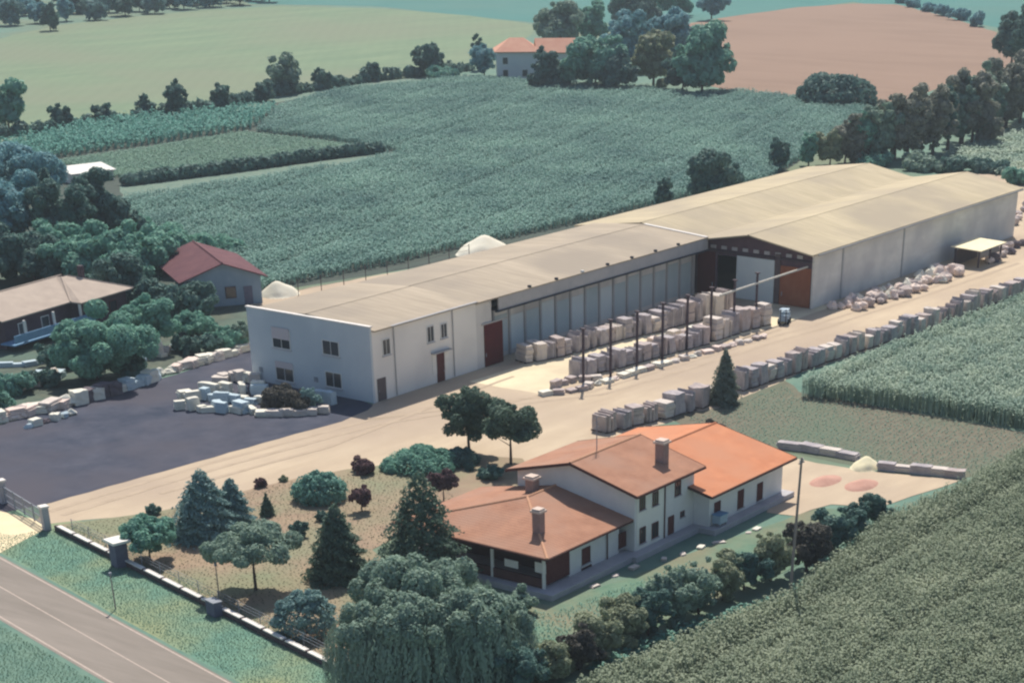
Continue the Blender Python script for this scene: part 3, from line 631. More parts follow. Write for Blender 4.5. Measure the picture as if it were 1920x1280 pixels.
# roofs
E0, E1 = 82.3, 98.1; AP = (118.6, 90.2, 4.62)
m = MB(org)
c00, c01 = (110.6, E0, 3.15), (110.6, E1, 3.15); w0, w1 = (122.58, E0, 3.15), (122.58, E1, 3.15); wr = (122.58, 90.2, 4.62)
m.slab([c00, w0, wr, AP], .12).slab([c01, c00, AP], .12).slab([w1, c01, AP, wr], .12)
rf = m.build('roof', 'tile_brown', ho)
for a, b in ((c00, AP), (c01, AP), (AP, wr)):
    MB(org).cyl(a, b, .11, n=6).build('ridge_tile', 'ridge_tile', rf)
def gable_roof(x0, x1, y0, y1, ze, zr, material, fasc=True):
    ym = (y0+y1)/2; m = MB(org); m.slab([(x0, y0, ze), (x1, y0, ze), (x1, ym, zr), (x0, ym, zr)], .13); m.slab([(x0, ym+.004, zr), (x1, ym+.004, zr), (x1, y1, ze), (x0, y1, ze)], .13)
    r_ = m.build('roof', material, ho)
    MB(org).cyl((x0, ym, zr), (x1, ym, zr), .11, n=6).build('ridge_tile', material if material == 'tile_orange' else 'ridge_tile', r_)
    f_ = MB(org)
    for xx in (x0-.05, x1+.004):
        f_.slab([(xx, y0, ze+.02), (xx+.046, y0, ze+.02), (xx+.046, ym, zr+.02), (xx, ym, zr+.02)], .24); f_.slab([(xx, ym+.004, zr+.02), (xx+.046, ym+.004, zr+.02), (xx+.046, y1, ze+.02), (xx, y1, ze+.02)], .24)
    f_.box(x0, y0-.09, ze-.2, x1, y0-.003, ze-.04); f_.box(x0, y1+.003, ze-.2, x1, y1+.09, ze-.04)
    f_.build('fascia', 'brown_fascia', ho)
gable_roof(122.0, 132.4, 81.6, 95.0, 5.3, 6.92, 'tile_brown')
gable_roof(130.65, 145.0, 79.8, 97.0, 3.42, 5.15, 'tile_orange')
MB(org).box(110.52, E0-.09, 2.98, 122.4, E0-.003, 3.1).box(110.50, E0-.09, 2.98, 110.58, E1+.09, 3.1).build('fascia', 'brown_fascia', ho)
# porch of the hip roofed wing
for (x, y) in ((111.2, 83.1), (111.2, 88.2), (111.2, 93.4)):
    MB(org).cyl((x, y, FZ), (x, y, 3.0), .16, .14, 10).build('column', 'white_paint', ho)
MB(org).box(114.52, 83.4, FZ+.01, 114.597, 97, 3.0).build('porch_wall', 'porch_dark', ho)
MB(org).box(111.1, 83.2, FZ, 111.3, 97.0, FZ+.75).build('porch_parapet', 'porch_dark', ho)
MB(org).box(111.4, 83.05, FZ+.2, 114.6, 83.097, 2.95).build('porch_screen', 'brown_window', ho)
for y in (85.2, 87.4):
    fr_ = MB(org).box(114.44, y-.7, 1.5, 114.517, y+.7, 2.7).build('porch_window', 'frame_white', ho)
    MB(org).box(114.42, y-.6, 1.6, 114.438, y+.6, 2.6).build('pane', 'pale_sheet', fr_)
for (pa, pb_) in (((946, 1046), (972, 1066)), ((1003, 1052), (1024, 1076))):
    y1, z1 = pX(pa[0], pa[1], 111.36); y0, z0 = pX(pb_[0], pb_[1], 111.36)
    MB(org).box(111.33, min(y0, y1), z0, 111.36, max(y0, y1), min(z1, 2.95)).build('curtain', 'white_paint', ho)  # added white panel hung forward, stands for pale windows lost in porch shade
def hpx(zx, zy): return 800+zx*.336, 750+zy*.336
def house_win(zx0, zy0, zx1, zy1, Y, name='window', fr='brown_window', bars=1, sill=True, pane='glass_dark'):
    a = hpx(zx0, zy0); b = hpx(zx1, zy1); X0, X1, Z0, Z1 = rect_y(a[0], a[1], b[0], b[1], Y)
    return window_y(ho, X0, X1, max(Z0, FZ+.12), Z1, Y, fr=fr, org=org, bars=bars, sill=sill, fw=.07, name=name, pane=pane)
for r in ((1190, 535, 1215, 605), (1262, 515, 1288, 580), (1190, 712, 1217, 790), (1258, 685, 1288, 760)): house_win(*r, 82.15)
house_win(1387, 455, 1414, 525, 82.2)
house_win(1348, 650, 1374, 775, 82.2, name='door', bars=0, sill=False, pane='brown_window')
house_win(1417, 622, 1434, 644, 82.2, bars=0)
for r in ((868, 825, 908, 903), (1072, 742, 1108, 815)): house_win(*r, 83.1, pane='brown_window')
for r in ((866, 968, 915, 1003),): house_win(*r, 83.1, bars=0, sill=False)
for r in ((1606, 570, 1634, 650), (1737, 505, 1764, 595), (1845, 465, 1870, 550)): house_win(*r, 80.6, pane='brown_window')
for zx, Y, zt in ((1322, 82.2, 5.2), (1158, 83.1, 3.1), (1003, 83.1, 3.1)):
    a = hpx(zx, 700); X = pY(a[0], a[1], Y)[0]; MB(org).cyl((X, Y-.1, FZ), (X, Y-.1, zt), .06).build('downpipe', 'brown_fascia', ho)
# chimneys: square stacks with a cap
def chimney(x, y, z0, z1, s, parent=ho, rnd=False):
    c_ = MB(org)
    if rnd: c_.cyl((x, y, z0), (x, y, z1), s, s, 12)
    else: c_.box(x-s, y-s, z0, x+s, y+s, z1)
    c_ = c_.build('chimney', 'chimney_brick', parent)
    MB(org).box(x-s*1.35, y-s*1.35, z1, x+s*1.35, y+s*1.35, z1+.16).box(x-s*1.05, y-s*1.05, z1+.163, x+s*1.05, y+s*1.05, z1+.3).build('chimney_cap', 'chimney_cap', c_)
p = G(1010, 991, 4.0); chimney(p.x, p.y, 3.4, 5.35, .36)
p = G(998, 915, 4.62); chimney(p.x, p.y, 4.2, 5.4, .42)
p = G(1241, 858, 6.2); chimney(p.x, p.y, 5.6, 7.45, .42)
p = G(1119, 843, 6.8); an = MB(org).cyl((p.x, p.y, 6.3), (p.x, p.y, 9.6), .045, n=6)
for k, (zz, L) in enumerate(((9.5, 1.1), (9.1, .9), (8.7, .7))): an.cyl((p.x-L/2, p.y, zz), (p.x+L/2, p.y, zz), .02, n=5)
an.build('antenna', 'steel_grey', ho)
q = G(1337, 1003); bx = empty('water_tank', (132.6, 80.1, FZ), 0, 'small pale blue tank standing against the orange roofed wing', 'tank')
MB().box(-.6, -.4, .25, .6, .4, .95).build('tank_body', 'cab_blue', bx); MB().box(-.65, -.45, .953, .65, .45, 1.02).build('lid', 'blue_rail', bx)
m = MB(); [m.box(x-.06, y-.06, 0, x+.06, y+.06, .247) for x in (-.5, .5) for y in (-.3, .3)]; m.build('stand', 'steel_grey', bx)

# ================================================================== LEFT HOUSES
a0 = G(152, 568, 3.4); bg = empty('bungalow', (a0.x, a0.y, 0), R(9), 'beige hip roofed bungalow with dark walls and a blue balcony', 'house')
m = MB(); m.box(.7, .7, 0, 9.2, 12, 3.25).box(-11, 2.4, 0, .697, 13, 3.25); m.build('wall', 'bungalow_wall', bg)
ze, zr = 3.4, 5.0
m = MB()
m.slab([(0, 0, ze), (10, 0, ze), (5.6, 6.5, zr), (4.6, 6.5, zr)], .14)
m.slab([(10, 0, ze), (10, 13.5, ze), (5.6, 7.4, zr), (5.6, 6.5, zr)], .14)
m.slab([(-12, 1.6, ze), (0, 1.6, ze), (4.6, 6.5, zr), (4.6, 7.4, zr), (-12, 7.4, zr)], .14)
m.slab([(0, 1.6, ze), (0, 0, ze), (4.6, 6.5, zr)], .14)
m.slab([(10, 13.5, ze), (-12, 13.5, ze), (-12, 7.4, zr), (5.6, 7.4, zr)], .14)
rf = m.build('roof', 'bungalow_tile', bg)
for a, b in (((0, 1.6, ze), (4.6, 6.5, zr)), ((10, 0, ze), (5.6, 6.5, zr)), ((-12, 7.4, zr), (5.6, 7.4, zr))): MB().cyl(a, b, .12, n=6).build('ridge_tile', 'bungalow_tile', rf)
MB().box(6.8, 5.2, 3.9, 7.4, 5.8, 6.0).build('chimney', 'steel_dark', rf)
MB().box(-12, .1, 1.05, 2.5, .22, 1.9).box(-12, .225, .75, 2.5, 2.39, .9).build('balcony', 'blue_rail', bg)
for x in (-9.6, -4.5, .25): MB().box(x-.12, .4, .9, x+.12, .64, 3.2).build('post', 'pale_wall', bg)
for x in (-8, -4): 
    wf = MB().box(x-.7, 2.33, 1.2, x+.7, 2.397, 2.5).build('window', 'frame_white', bg); MB().box(x-.6, 2.31, 1.3, x+.6, 2.328, 2.4).build('pane', 'glass_dark', wf)
for x in (3, 6.5):
    wf = MB().box(x-.7, .63, 1.2, x+.7, .697, 2.5).build('window', 'brown_window', bg); MB().box(x-.6, .61, 1.3, x+.6, .628, 2.4).build('pane', 'glass_dark', wf)

rh = empty('cottage', (172.4, 178.4, 0), R(-31.7), 'red roofed cottage with blue grey gable end behind the office', 'house')
m = MB(); m.box(-3.2, .9, 0, 4.9, 15.4, 3.3).add([(-5, .9, 3.3), (5, .9, 3.3), (0, .9, 5.1), (-5, 1.2, 3.3), (5, 1.2, 3.3), (0, 1.2, 5.1)], [(0, 1, 2), (3, 5, 4), (0, 3, 4, 1), (1, 4, 5, 2), (2, 5, 3, 0)]); m.build('wall', 'blue_plaster', rh)
m = MB(); m.slab([(-5.7, 0, 3.35), (0, 0, 5.3), (0, 16.5, 5.3), (-5.7, 16.5, 3.35)][::-1], .15); m.slab([(0.004, 0, 5.3), (5.7, 0, 3.35), (5.7, 16.5, 3.35), (.004, 16.5, 5.3)], .15); rf = m.build('roof', 'red_tile', rh)
MB().cyl((0, 0, 5.3), (0, 16.5, 5.3), .12, n=6).build('ridge_tile', 'red_tile', rf)
MB().box(-4.9, .92, 0, -4.6, 1.2, 3.2).build('porch_post', 'blue_plaster', rh)
wf = MB().box(.2, .83, .9, 1.6, .897, 2.3).build('window', 'steel_dark', rh); MB().box(.3, .81, 1.0, 1.5, .828, 2.2).build('pane', 'glass_dark', wf)
MB().box(2.6, .84, .05, 3.7, .897, 2.2).build('door', 'cabinet_blue', rh)

# far farmhouse
fa = G(968, 151); fo = empty('farmhouse', fa, R(-50), 'far white farmhouse with orange roof among tall trees', 'house')
MB().box(-4.5, 0, 0, 5.5, 9, 6.3).box(5.504, 1, 0, 15, 9, 5.9).build('wall', 'farm_wall', fo)
m = MB(); m.slab([(-5.2, -.7, 6.3), (6.2, -.7, 6.3), (2.2, 4.5, 9.0), (-1.2, 4.5, 9.0)], .2).slab([(-5.2, 9.7, 6.3), (-5.2, -.7, 6.3), (-1.2, 4.5, 9.0)], .2).slab([(6.2, 9.7, 6.3), (-5.2, 9.7, 6.3), (-1.2, 4.5, 9.0), (2.2, 4.5, 9.0)], .2).slab([(6.2, -.7, 6.3), (6.2, 9.7, 6.3), (2.2, 4.5, 9.0)], .2)
m.slab([(5.0, .3, 6.0), (15.7, .3, 6.0), (15.7, 5, 8.8), (5.0, 5, 8.8)], .2).slab([(5.0, 5.004, 8.8), (15.7, 5.004, 8.8), (15.7, 9.7, 6.0), (5.0, 9.7, 6.0)], .2); m.build('roof', 'farm_tile', fo)
for x, z in ((-2.6, 3.6), (-2.6, .9), (2.2, .9)):
    wf = MB().box(x-.75, -.07, z-.1, x+.75, -.003, z+1.5).build('window', 'frame_white', fo); MB().box(x-.6, -.09, z, x+.6, -.072, z+1.4).build('pane', 'glass_dark', wf)
sh = G(165, 338); s_ = empty('shed', sh, R(-12), 'low shed with bright pale roof among the dark trees', 'shed')
MB().box(-4, -2, 0, 4, 2, 1.6).build('wall', 'panel_wall', s_); MB().slab([(-4.4, -2.5, 1.61), (4.4, -2.5, 1.61), (4.4, 2.5, 2.3), (-4.4, 2.5, 2.3)], .1).build('roof', 'white_paint', s_)

# ================================================================== WALL, GATE AND STREET THINGS
def wp(s): return Vector((99.9, 127.0, 0))+RD*s
pw = empty('garden_wall', wp(0), 0, 'low dark garden wall with white coping slabs along the verge', 'wall')
MB(wp(0)).bar(wp(0), wp(50), .30, .45).build('base', 'wall_dark', pw)
k = 0; s = .6
while s < 48:
    MB(wp(0)).bar(wp(s)+Vector((0, 0, .453)), wp(s+2.6)+Vector((0, 0, .453)), .42, .09).build('coping', 'coping_white', pw)
    MB(wp(0)).bar(wp(s+2.66)+Vector((0, 0, .45)), wp(s+2.88)+Vector((0, 0, .45)), .29, .07).build('pier', 'wall_dark', pw)
    s += 2.95
# wire fence posts of the garden, behind the wall
fe = empty('wire_fence', wp(2)-RN*.9, 0, 'thin grey wire fence standing behind the garden wall', 'fence')
for k in range(16):
    p = wp(2+k*2.95)-RN*.55; MB(wp(2)-RN*.9).cyl(p, p+Vector((0, 0, 1.35)), .035, n=6).build('post', 'steel_grey', fe)
m = MB(wp(2)-RN*.9)
for z in (.8, 1.05, 1.3): m.bar(wp(2)-RN*.55+Vector((0, 0, z)), wp(2+15*2.95)-RN*.55+Vector((0, 0, z)), .02, .02)
m.build('wire', 'steel_grey', fe)
gs = G(12, 945); ge = G(84, 990)
gt = empty('gate', gs, 0, 'grey metal sliding gate across the yard entrance', 'gate')
L = (ge-gs); m = MB(gs)
for z in (.25, .85, 1.5): m.bar(gs+Vector((0, 0, z)), ge+Vector((0, 0, z)), .09, .09)
for u in (0, .25, .5, .75, 1): m.box(*(gs+L*u-Vector((.05, .05, -.1))), *(gs+L*u+Vector((.05, .05, 1.65))))
m.build('frame', 'steel_grey', gt)
m = MB(gs)
for k in range(1, 40): u = gs+L*k/40; m.box(u.x-.015, u.y-.015, .3, u.x+.015, u.y+.015, 1.5)
m.build('bar', 'steel_grey', gt)['kind'] = 'stuff'
for p, lab in ((ge+L.normalized()*.5, 'grey gate pillar beside the white coped wall'), (gs-L.normalized()*.5, 'grey gate pillar at the dark asphalt lot')):
    g_ = empty('gate_pillar', p, math.atan2(L.y, L.x), lab, 'pillar', 'pillars of the yard gate')
    MB().box(-.3, -.3, 0, .3, .3, 1.95).build('shaft', 'pavement', g_); MB().box(-.38, -.38, 1.953, .38, .38, 2.1).build('cap', 'coping_white', g_)
p = G(226, 1060); kb = empty('kiosk', p, math.atan2(RD.y, RD.x), 'dark meter kiosk with bright white flat roof on the garden wall', 'kiosk')
MB().box(-.55, -.55, 0, .55, .55, 2.0).build('body', 'cabinet_blue', kb); MB().box(-.85, -.8, 2.003, .85, .8, 2.2).build('roof', 'white_paint', kb); MB().box(-.4, .553, .2, .4, .59, 1.7).build('door', 'wall_dark', kb)
p = G(403, 1152); kc = empty('electric_cabinet', p, math.atan2(RD.y, RD.x), 'small blue grey electric cabinet on the garden wall by the lamp', 'cabinet')
MB().box(-.6, -.35, 0, .6, .35, 1.1).build('body', 'cabinet_blue', kc); MB().box(-.66, -.41, 1.103, .66, .41, 1.18).build('lid', 'steel_grey', kc); MB().box(-.5, .353, .2, .5, .38, 1.0).build('door', 'steel_grey', kc)
p = G(411, 1118); gl = empty('garden_lamp', p, 0, 'thin brown garden lamp post under the spreading tree', 'lamp'); MB().cyl((0, 0, 0), (0, 0, 2.5), .05, .04).build('post', 'wood_pole', gl); MB().cyl((0, 0, 2.5), (0, 0, 2.75), .14, .09, 10).build('lamp_head', 'steel_grey', gl)
p = G(217, 1142); vp_ = empty('verge_post', p, 0, 'thin grey leaning post on the verge below the kiosk', 'post'); MB().cyl((0, 0, -.1), (.35, .45, 2.6), .06, .045).build('post', 'wood_pole', vp_); MB().box(.25, .35, 2.55, .45, .55, 2.75).build('cap', 'steel_grey', vp_)
p = G(1481, 1117); ph = HT(1481, 1117, 858)
up = empty('utility_pole', p, 0, 'tall brown wooden utility pole between hedge and maize', 'pole')
MB().cyl((0, 0, -.1), (.25, -.2, ph), .13, .085, 10).build('pole', 'wood_pole', up)
m = MB(); [m.cyl((.25+o, -.2, ph-.35), (.25+o, -.2, ph-.12), .045, n=6) for o in (-.25, .25)]; m.build('insulator', 'coping_white', up); MB().box(-.15, -.26, ph-.42, .65, -.14, ph-.353).build('crossarm', 'wood_pole', up)
# back fence of the building
b0, b1 = G(560, 554), G(880, 486)
bf = empty('field_fence', b0, 0, 'rusty post fence between the crop and the storage wing', 'fence')
for k in range(9):
    p = b0.lerp(b1, k/8); MB(b0).cyl(p, p+Vector((0, 0, 2.0)), .06, n=6).build('post', 'steel_dark', bf)
m = MB(b0); [m.bar(b0+Vector((0, 0, z)), b1+Vector((0, 0, z)), .03, .03) for z in (.6, 1.2, 1.8)]; m.build('wire', 'steel_dark', bf)
# open shelter by the hall
p = G(1832, 492); os_ = empty('open_shelter', p, 0, 'open shelter with flat cream roof beside the hall wall', 'shelter')
m = MB(); [m.box(x-.1, y-.1, 0, x+.1, y+.1, 2.2) for x in (-3.6, 0, 3.6) for y in (-1.8, 1.8)]
for k, (x, y) in enumerate([(x, y) for x in (-3.6, 0, 3.6) for y in (-1.8, 1.8)]): MB().box(x-.1, y-.1, 0, x+.1, y+.1, 2.2).build('post', 'steel_dark', os_)
MB().slab([(-4.2, -2.3, 2.32), (4.2, -2.3, 2.32), (4.2, 2.3, 2.5), (-4.2, 2.3, 2.5)], .1).build('roof', 'cream_sand', os_); MB().box(-3.5, 1.6, 0, 3.5, 1.7, 2.0).build('back_panel', 'wall_dark', os_)
# forklift in the shade of the hall
p = G(1470, 606); fk = empty('forklift', p, R(200), 'small pale blue machine parked in the shade by the rust door', 'forklift')
MB().box(-1.1, -.55, .35, .8, .55, .95).box(-1.1, -.5, .953, -.4, .5, 1.25).build('body', 'cab_blue', fk)
m = MB(); [m.box(x-.04, y-.04, .95, x+.04, y+.04, 1.65) for x in (-.35, .7) for y in (-.5, .5)]; m.box(-.42, -.56, 1.653, .78, .56, 1.72); m.build('cage', 'cab_blue', fk)
m = MB(); m.box(.85, -.4, .1, .95, -.3, 1.8).box(.85, .3, .1, .95, .4, 1.8); m.build('mast', 'steel_dark', fk)
for y in (-.25, .25): MB().box(.953, y-.06, .12, 2.0, y+.06, .18).build('fork', 'steel_dark', fk)
for x in (-.75, .5):
    for y in (-.6, .6): MB().cyl((x, y-.1, .3), (x, y+.1, .3), .3, n=12).build('wheel', 'tyre', fk)

# ================================================================== STONES
def rough_box(w_, d_, h_, n=2, j=.05):
    bm = bmesh.new(); bmesh.ops.create_cube(bm, size=1.0); bmesh.ops.subdivide_edges(bm, edges=bm.edges[:], cuts=n, use_grid_fill=True)
    for v in bm.verts:
        v.co.z += .5; v.co.x *= w_; v.co.y *= d_; v.co.z *= h_
        v.co.x += random.uniform(-j, j)*w_; v.co.y += random.uniform(-j, j)*d_
        if v.co.z > .01: v.co.z += random.uniform(-j, j)*h_
    return bm
def stone_mesh(kind):
    me = bpy.data.meshes.new(kind)
    if kind == 'block':
        bm = rough_box(1, 1, 1, 2, .05)
    elif kind == 'slabs':      # slabs stood on edge, uneven
        bm = bmesh.new(); x = -.5
        while x < .46:
            t = random.uniform(.09, .2); b2 = rough_box(t, random.uniform(.8, 1), random.uniform(.78, 1.05), 1, .03)
            bmesh.ops.translate(b2, verts=b2.verts, vec=(x+t/2, random.uniform(-.06, .06), 0)); tm = bpy.data.meshes.new('t'); b2.to_mesh(tm); bm.from_mesh(tm); b2.free(); bpy.data.meshes.remove(tm); x += t+random.uniform(.03, .085)
    elif kind == 'layers':
        bm = bmesh.new(); z = 0
        while z < .9:
            t = random.uniform(.16, .3); b2 = rough_box(random.uniform(.85, 1), random.uniform(.85, 1), t, 1, .03)
            bmesh.ops.translate(b2, verts=b2.verts, vec=(random.uniform(-.05, .05), random.uniform(-.05, .05), z)); tm = bpy.data.meshes.new('t'); b2.to_mesh(tm); bm.from_mesh(tm); b2.free(); bpy.data.meshes.remove(tm); z += t+.02
    else:                      # boulder
        bm = bmesh.new(); bmesh.ops.create_icosphere(bm, subdivisions=2, radius=.5)
        a = [random.uniform(0, 6) for _ in range(6)]
        for v in bm.verts:
            k = 1+.22*math.sin(v.co.x*6+a[0])*math.sin(v.co.y*7+a[1])+.15*math.sin(v.co.z*9+a[2])
            v.co = v.co*k; v.co.z = max(-.28, v.co.z)+.28; v.co.z *= 1.25
            v.co += Vector((random.uniform(-.03, .03), random.uniform(-.03, .03), random.uniform(-.03, .03)))
    bm.to_mesh(me); bm.free(); return me
SM = {}
for kind in ('block', 'slabs', 'layers', 'boulder'):
    for mt in ('stone_grey', 'stone_pink', 'stone_pale', 'stone_white', 'stone_blue', 'stone_dark', 'rubble_rosy'):
        for v in range(2):
            me = stone_mesh(kind); me.materials.append(MATS[mt]); SM[(kind, mt, v)] = me
def stone(name, p, kind, mt, sx, sy, sz, rz, label, cat, group, pallet=False):
    if pallet:
        r_ = empty(name, (p.x, p.y, 0), rz, label, cat, group)
        o = link('stone_pile', SM[(kind, mt, random.randint(0, 1))], None, r_, (0, 0, .13)); o.scale = (sx, sy, sz)
        o2 = link('pallet', PAL, None, r_); o2.scale = (sx*1.03, sy*1.03, 1)
        return r_
    o = link(name, SM[(kind, mt, random.randint(0, 1))], None, None, (p.x, p.y, 0)); o.scale = (sx, sy, sz); o.rotation_euler = (0, 0, rz)
    return tag(o, label, cat, group)
m = MB()
for y in (-.42, 0, .42): m.box(-.5, y-.08, 0, .5, y+.08, .127)
PAL = m.mesh('pallet'); PAL.materials.append(MATS['pallet_wood'])
def path_pts(path, n, jit=.15):
    P = [G(*p) for p in path]; L = [0]
    for a, b in zip(P, P[1:]): L.append(L[-1]+(b-a).length)
    out = []
    for i in range(n):
        s = L[-1]*(i+.5)/n+random.uniform(-jit, jit)
        k = max(j for j in range(len(P)-1) if L[j] <= max(0, s)); u = (s-L[k])/(L[k+1]-L[k]); d = (P[k+1]-P[k])
        out.append((P[k].lerp(P[k+1], u), math.atan2(d.y, d.x)))
    return out
def row(path, n, name, cat, kinds, mats, size, label, group, first=1, pallet=False, jit=.15, off=0., rot=.06, cross=.12):
    for i, (p, a) in enumerate(path_pts(path, n, jit)):
        sx, sy, sz = [random.uniform(*s) for s in size]
        if pallet: sx *= .86
        p = p+Vector((-math.sin(a), math.cos(a), 0))*(sy/2+off+random.uniform(-cross, cross))
        stone(name, p, random.choice(kinds), random.choice(mats), sx, sy, sz, a+random.uniform(-rot, rot), label.format(nth(i+first)), cat, group, pallet)
# long row along the corn
row([(1135, 815), (1235, 790), (1300, 772), (1345, 752)], 9, 'stone_stack', 'stone stack', ['slabs', 'layers', 'block'], ['stone_grey', 'stone_pink', 'stone_pale'], ((1.5, 2.1), (1.7, 2.2), (1.4, 2.0)), '{} stone stack from the house in the long row beside the track', 'stone stacks in the long row by the corn', pallet=True, cross=.3, rot=.15)
row([(1392, 735), (1450, 715), (1500, 698), (1600, 664), (1700, 632), (1800, 596), (1925, 546)], 40, 'stone_stack', 'stone stack', ['slabs', 'slabs', 'layers', 'block'], ['stone_grey', 'stone_grey', 'stone_pink', 'stone_pale'], ((1.15, 1.7), (1.4, 2.0), (1.3, 2.1)), '{} stone stack past the grey conifer in the row edging the corn', 'stone stacks in the long row by the corn', pallet=True)
# two rows in the yard
row([(985, 683), (1060, 668), (1160, 640), (1240, 622)], 15, 'stone_stack', 'stone stack', ['slabs', 'slabs', 'layers', 'block'], ['stone_grey', 'stone_grey', 'stone_pink', 'stone_pale'], ((1.2, 1.75), (1.6, 2.1), (1.5, 2.1)), '{} stone stack from the dark door in the row by the wing', 'stone stacks in the row along the storage wing', pallet=True)
row([(1235, 622), (1300, 606), (1375, 588)], 8, 'stone_stack', 'stone stack', ['block', 'layers', 'slabs'], ['stone_pink', 'stone_pale', 'stone_grey'], ((1.5, 2.1), (1.9, 2.4), (2.1, 2.8)), '{} tall stone stack at the hall end of the wing row', 'stone stacks in the row along the storage wing', pallet=True)
row([(1092, 712), (1180, 690), (1260, 668), (1340, 646)], 15, 'stone_stack', 'stone stack', ['slabs', 'layers', 'block'], ['stone_grey', 'stone_grey', 'stone_pink'], ((1.2, 1.7), (1.6, 2.1), (1.4, 2.0)), '{} stone stack from the office end of the row behind the columns', 'stone stacks in the row at the runway columns', pallet=True, off=.6)
row([(1345, 643), (1400, 625), (1455, 610)], 6, 'stone_stack', 'stone stack', ['block', 'layers', 'slabs'], ['stone_grey', 'stone_pale', 'stone_pink'], ((1.5, 1.9), (1.8, 2.3), (1.9, 2.5)), '{} big stone stack at the hall end of the column row', 'stone stacks in the row at the runway columns', pallet=True, off=.6)
row([(1225, 648), (1290, 628), (1350, 612)], 7, 'stone_slab', 'stone slab', ['layers', 'boulder', 'block'], ['stone_white', 'rubble_rosy', 'stone_pale'], ((1.2, 1.8), (1.0, 1.4), (.5, .9)), '{} pale loose stone between the two yard rows', 'loose stones between the yard rows')
row([(1015, 744), (1090, 735), (1180, 706), (1300, 672), (1445, 632)], 26, 'stone_slab', 'stone slab', ['layers', 'block', 'boulder'], ['stone_white', 'stone_pale', 'rubble_rosy', 'stone_pink'], ((.9, 1.7), (.7, 1.2), (.3, .6)), '{} low pale stone from the office along the yard edge', 'low stones along the yard edge', rot=.4)
row([(1040, 728), (1085, 716), (1130, 716)], 5, 'stone_slab', 'stone slab', ['layers', 'block'], ['stone_pink', 'stone_pale'], ((1.0, 1.6), (.7, 1.2), (.4, .8)), '{} low stone behind the front edge near the first column', 'low stones near the first column', rot=.3)
# rubble beside the hall
for i, (p, a) in enumerate(path_pts([(1578, 582), (1650, 560), (1720, 538), (1790, 508)], 78, .5)):
    q = p+Vector((random.uniform(-.6, .6), random.uniform(-1.9, 2.2), 0)); s = random.uniform(.7, 1.7)
    stone('rubble_stone', q, 'boulder', random.choice(['rubble_rosy', 'rubble_rosy', 'stone_pink', 'stone_white']), s*1.15, s, s*.8, random.uniform(0, 6), 'rosy rough boulder in the rubble heap beside the hall wall', 'boulder', 'boulders heaped beside the hall wall')
for i, (p, a) in enumerate(path_pts([(1850, 495), (1885, 478), (1930, 455)], 10, .4)):
    q = p+Vector((random.uniform(-.5, .5), random.uniform(-1, 1), 0)); s = random.uniform(.9, 1.6)
    stone('rubble_stone', q, 'boulder', random.choice(['rubble_rosy', 'stone_pink', 'stone_dark']), s*1.15, s, s*.8, random.uniform(0, 6), 'rough boulder past the cream roofed shelter', 'boulder', 'boulders past the shelter')
for i, (p, a) in enumerate(path_pts([(1900, 425), (1915, 400), (1930, 372)], 7, .4)):
    s = random.uniform(1., 1.8); stone('rubble_stone', p+Vector((random.uniform(-1, 1), 0, 0)), 'boulder', random.choice(['rubble_rosy', 'stone_pink']), s, s, s*.8, random.uniform(0, 6), 'pinkish boulder beyond the far corner of the hall', 'boulder', 'boulders beyond the hall')
# left border
row([(-20, 798), (60, 780), (145, 760)], 13, 'border_stone', 'stone', ['boulder', 'layers'], ['rubble_rosy', 'rubble_rosy', 'stone_pale', 'stone_white'], ((1.6, 2.8), (1.3, 2.2), (.6, 1.1)), '{} warm pinkish stone from the photo edge along the asphalt', 'pinkish stones edging the asphalt lot', rot=.5)
row([(50, 806), (110, 788), (150, 776)], 6, 'border_stone', 'stone', ['block', 'boulder'], ['stone_blue', 'stone_white', 'stone_dark'], ((.9, 1.3), (.7, 1.0), (.4, .7)), '{} small bluish stone at the front of the pinkish border', 'small stones before the pinkish border', rot=.5)
row([(150, 760), (228, 738)], 5, 'border_stone', 'stone', ['block'], ['stone_white', 'stone_pale', 'stone_dark'], ((1.4, 2.0), (1.2, 1.5), (1.1, 1.6)), '{} squared stone on the asphalt edge past the pinkish border', 'squared stones on the asphalt edge', rot=.3)
row([(235, 735), (305, 712)], 8, 'border_stone', 'stone', ['block', 'layers', 'boulder'], ['stone_blue', 'stone_white', 'stone_blue'], ((1.2, 2.2), (1.0, 1.6), (.7, 1.3)), '{} white or blue stone before the dark round tree', 'white and blue stones before the round tree', rot=.4)
row([(305, 706), (360, 690), (420, 674), (472, 656)], 18, 'border_stone', 'stone', ['boulder', 'layers'], ['stone_white', 'stone_white', 'stone_pale', 'rubble_rosy'], ((1.3, 2.4), (1.0, 1.6), (.5, .95)), '{} pale border stone counting towards the office end wall', 'pale border stones near the office', rot=.5)
row([(-10, 745), (60, 728), (120, 708)], 13, 'border_stone', 'stone', ['boulder', 'block', 'layers'], ['stone_white', 'stone_blue', 'stone_pale'], ((1.3, 2.4), (1.0, 1.6), (.7, 1.3)), '{} white stone in the planted bed behind the pinkish border', 'white stones in the planted bed', rot=.5)
row([(0, 690), (50, 688), (90, 682)], 4, 'border_stone', 'stone', ['layers'], ['stone_blue'], ((1.4, 2.), (.6, .9), (.3, .5)), '{} pale blue slab in the shade below the balcony', 'pale slabs below the balcony')
row([(250, 700), (300, 676), (380, 650), (450, 640)], 9, 'border_stone', 'stone', ['boulder', 'layers'], ['stone_white', 'stone_blue', 'stone_pale'], ((1.2, 2.0), (.9, 1.4), (.6, 1.0)), '{} pale stone under the shrubs, counting towards the office', 'pale stones under the shrubs', rot=.5, off=1.2)
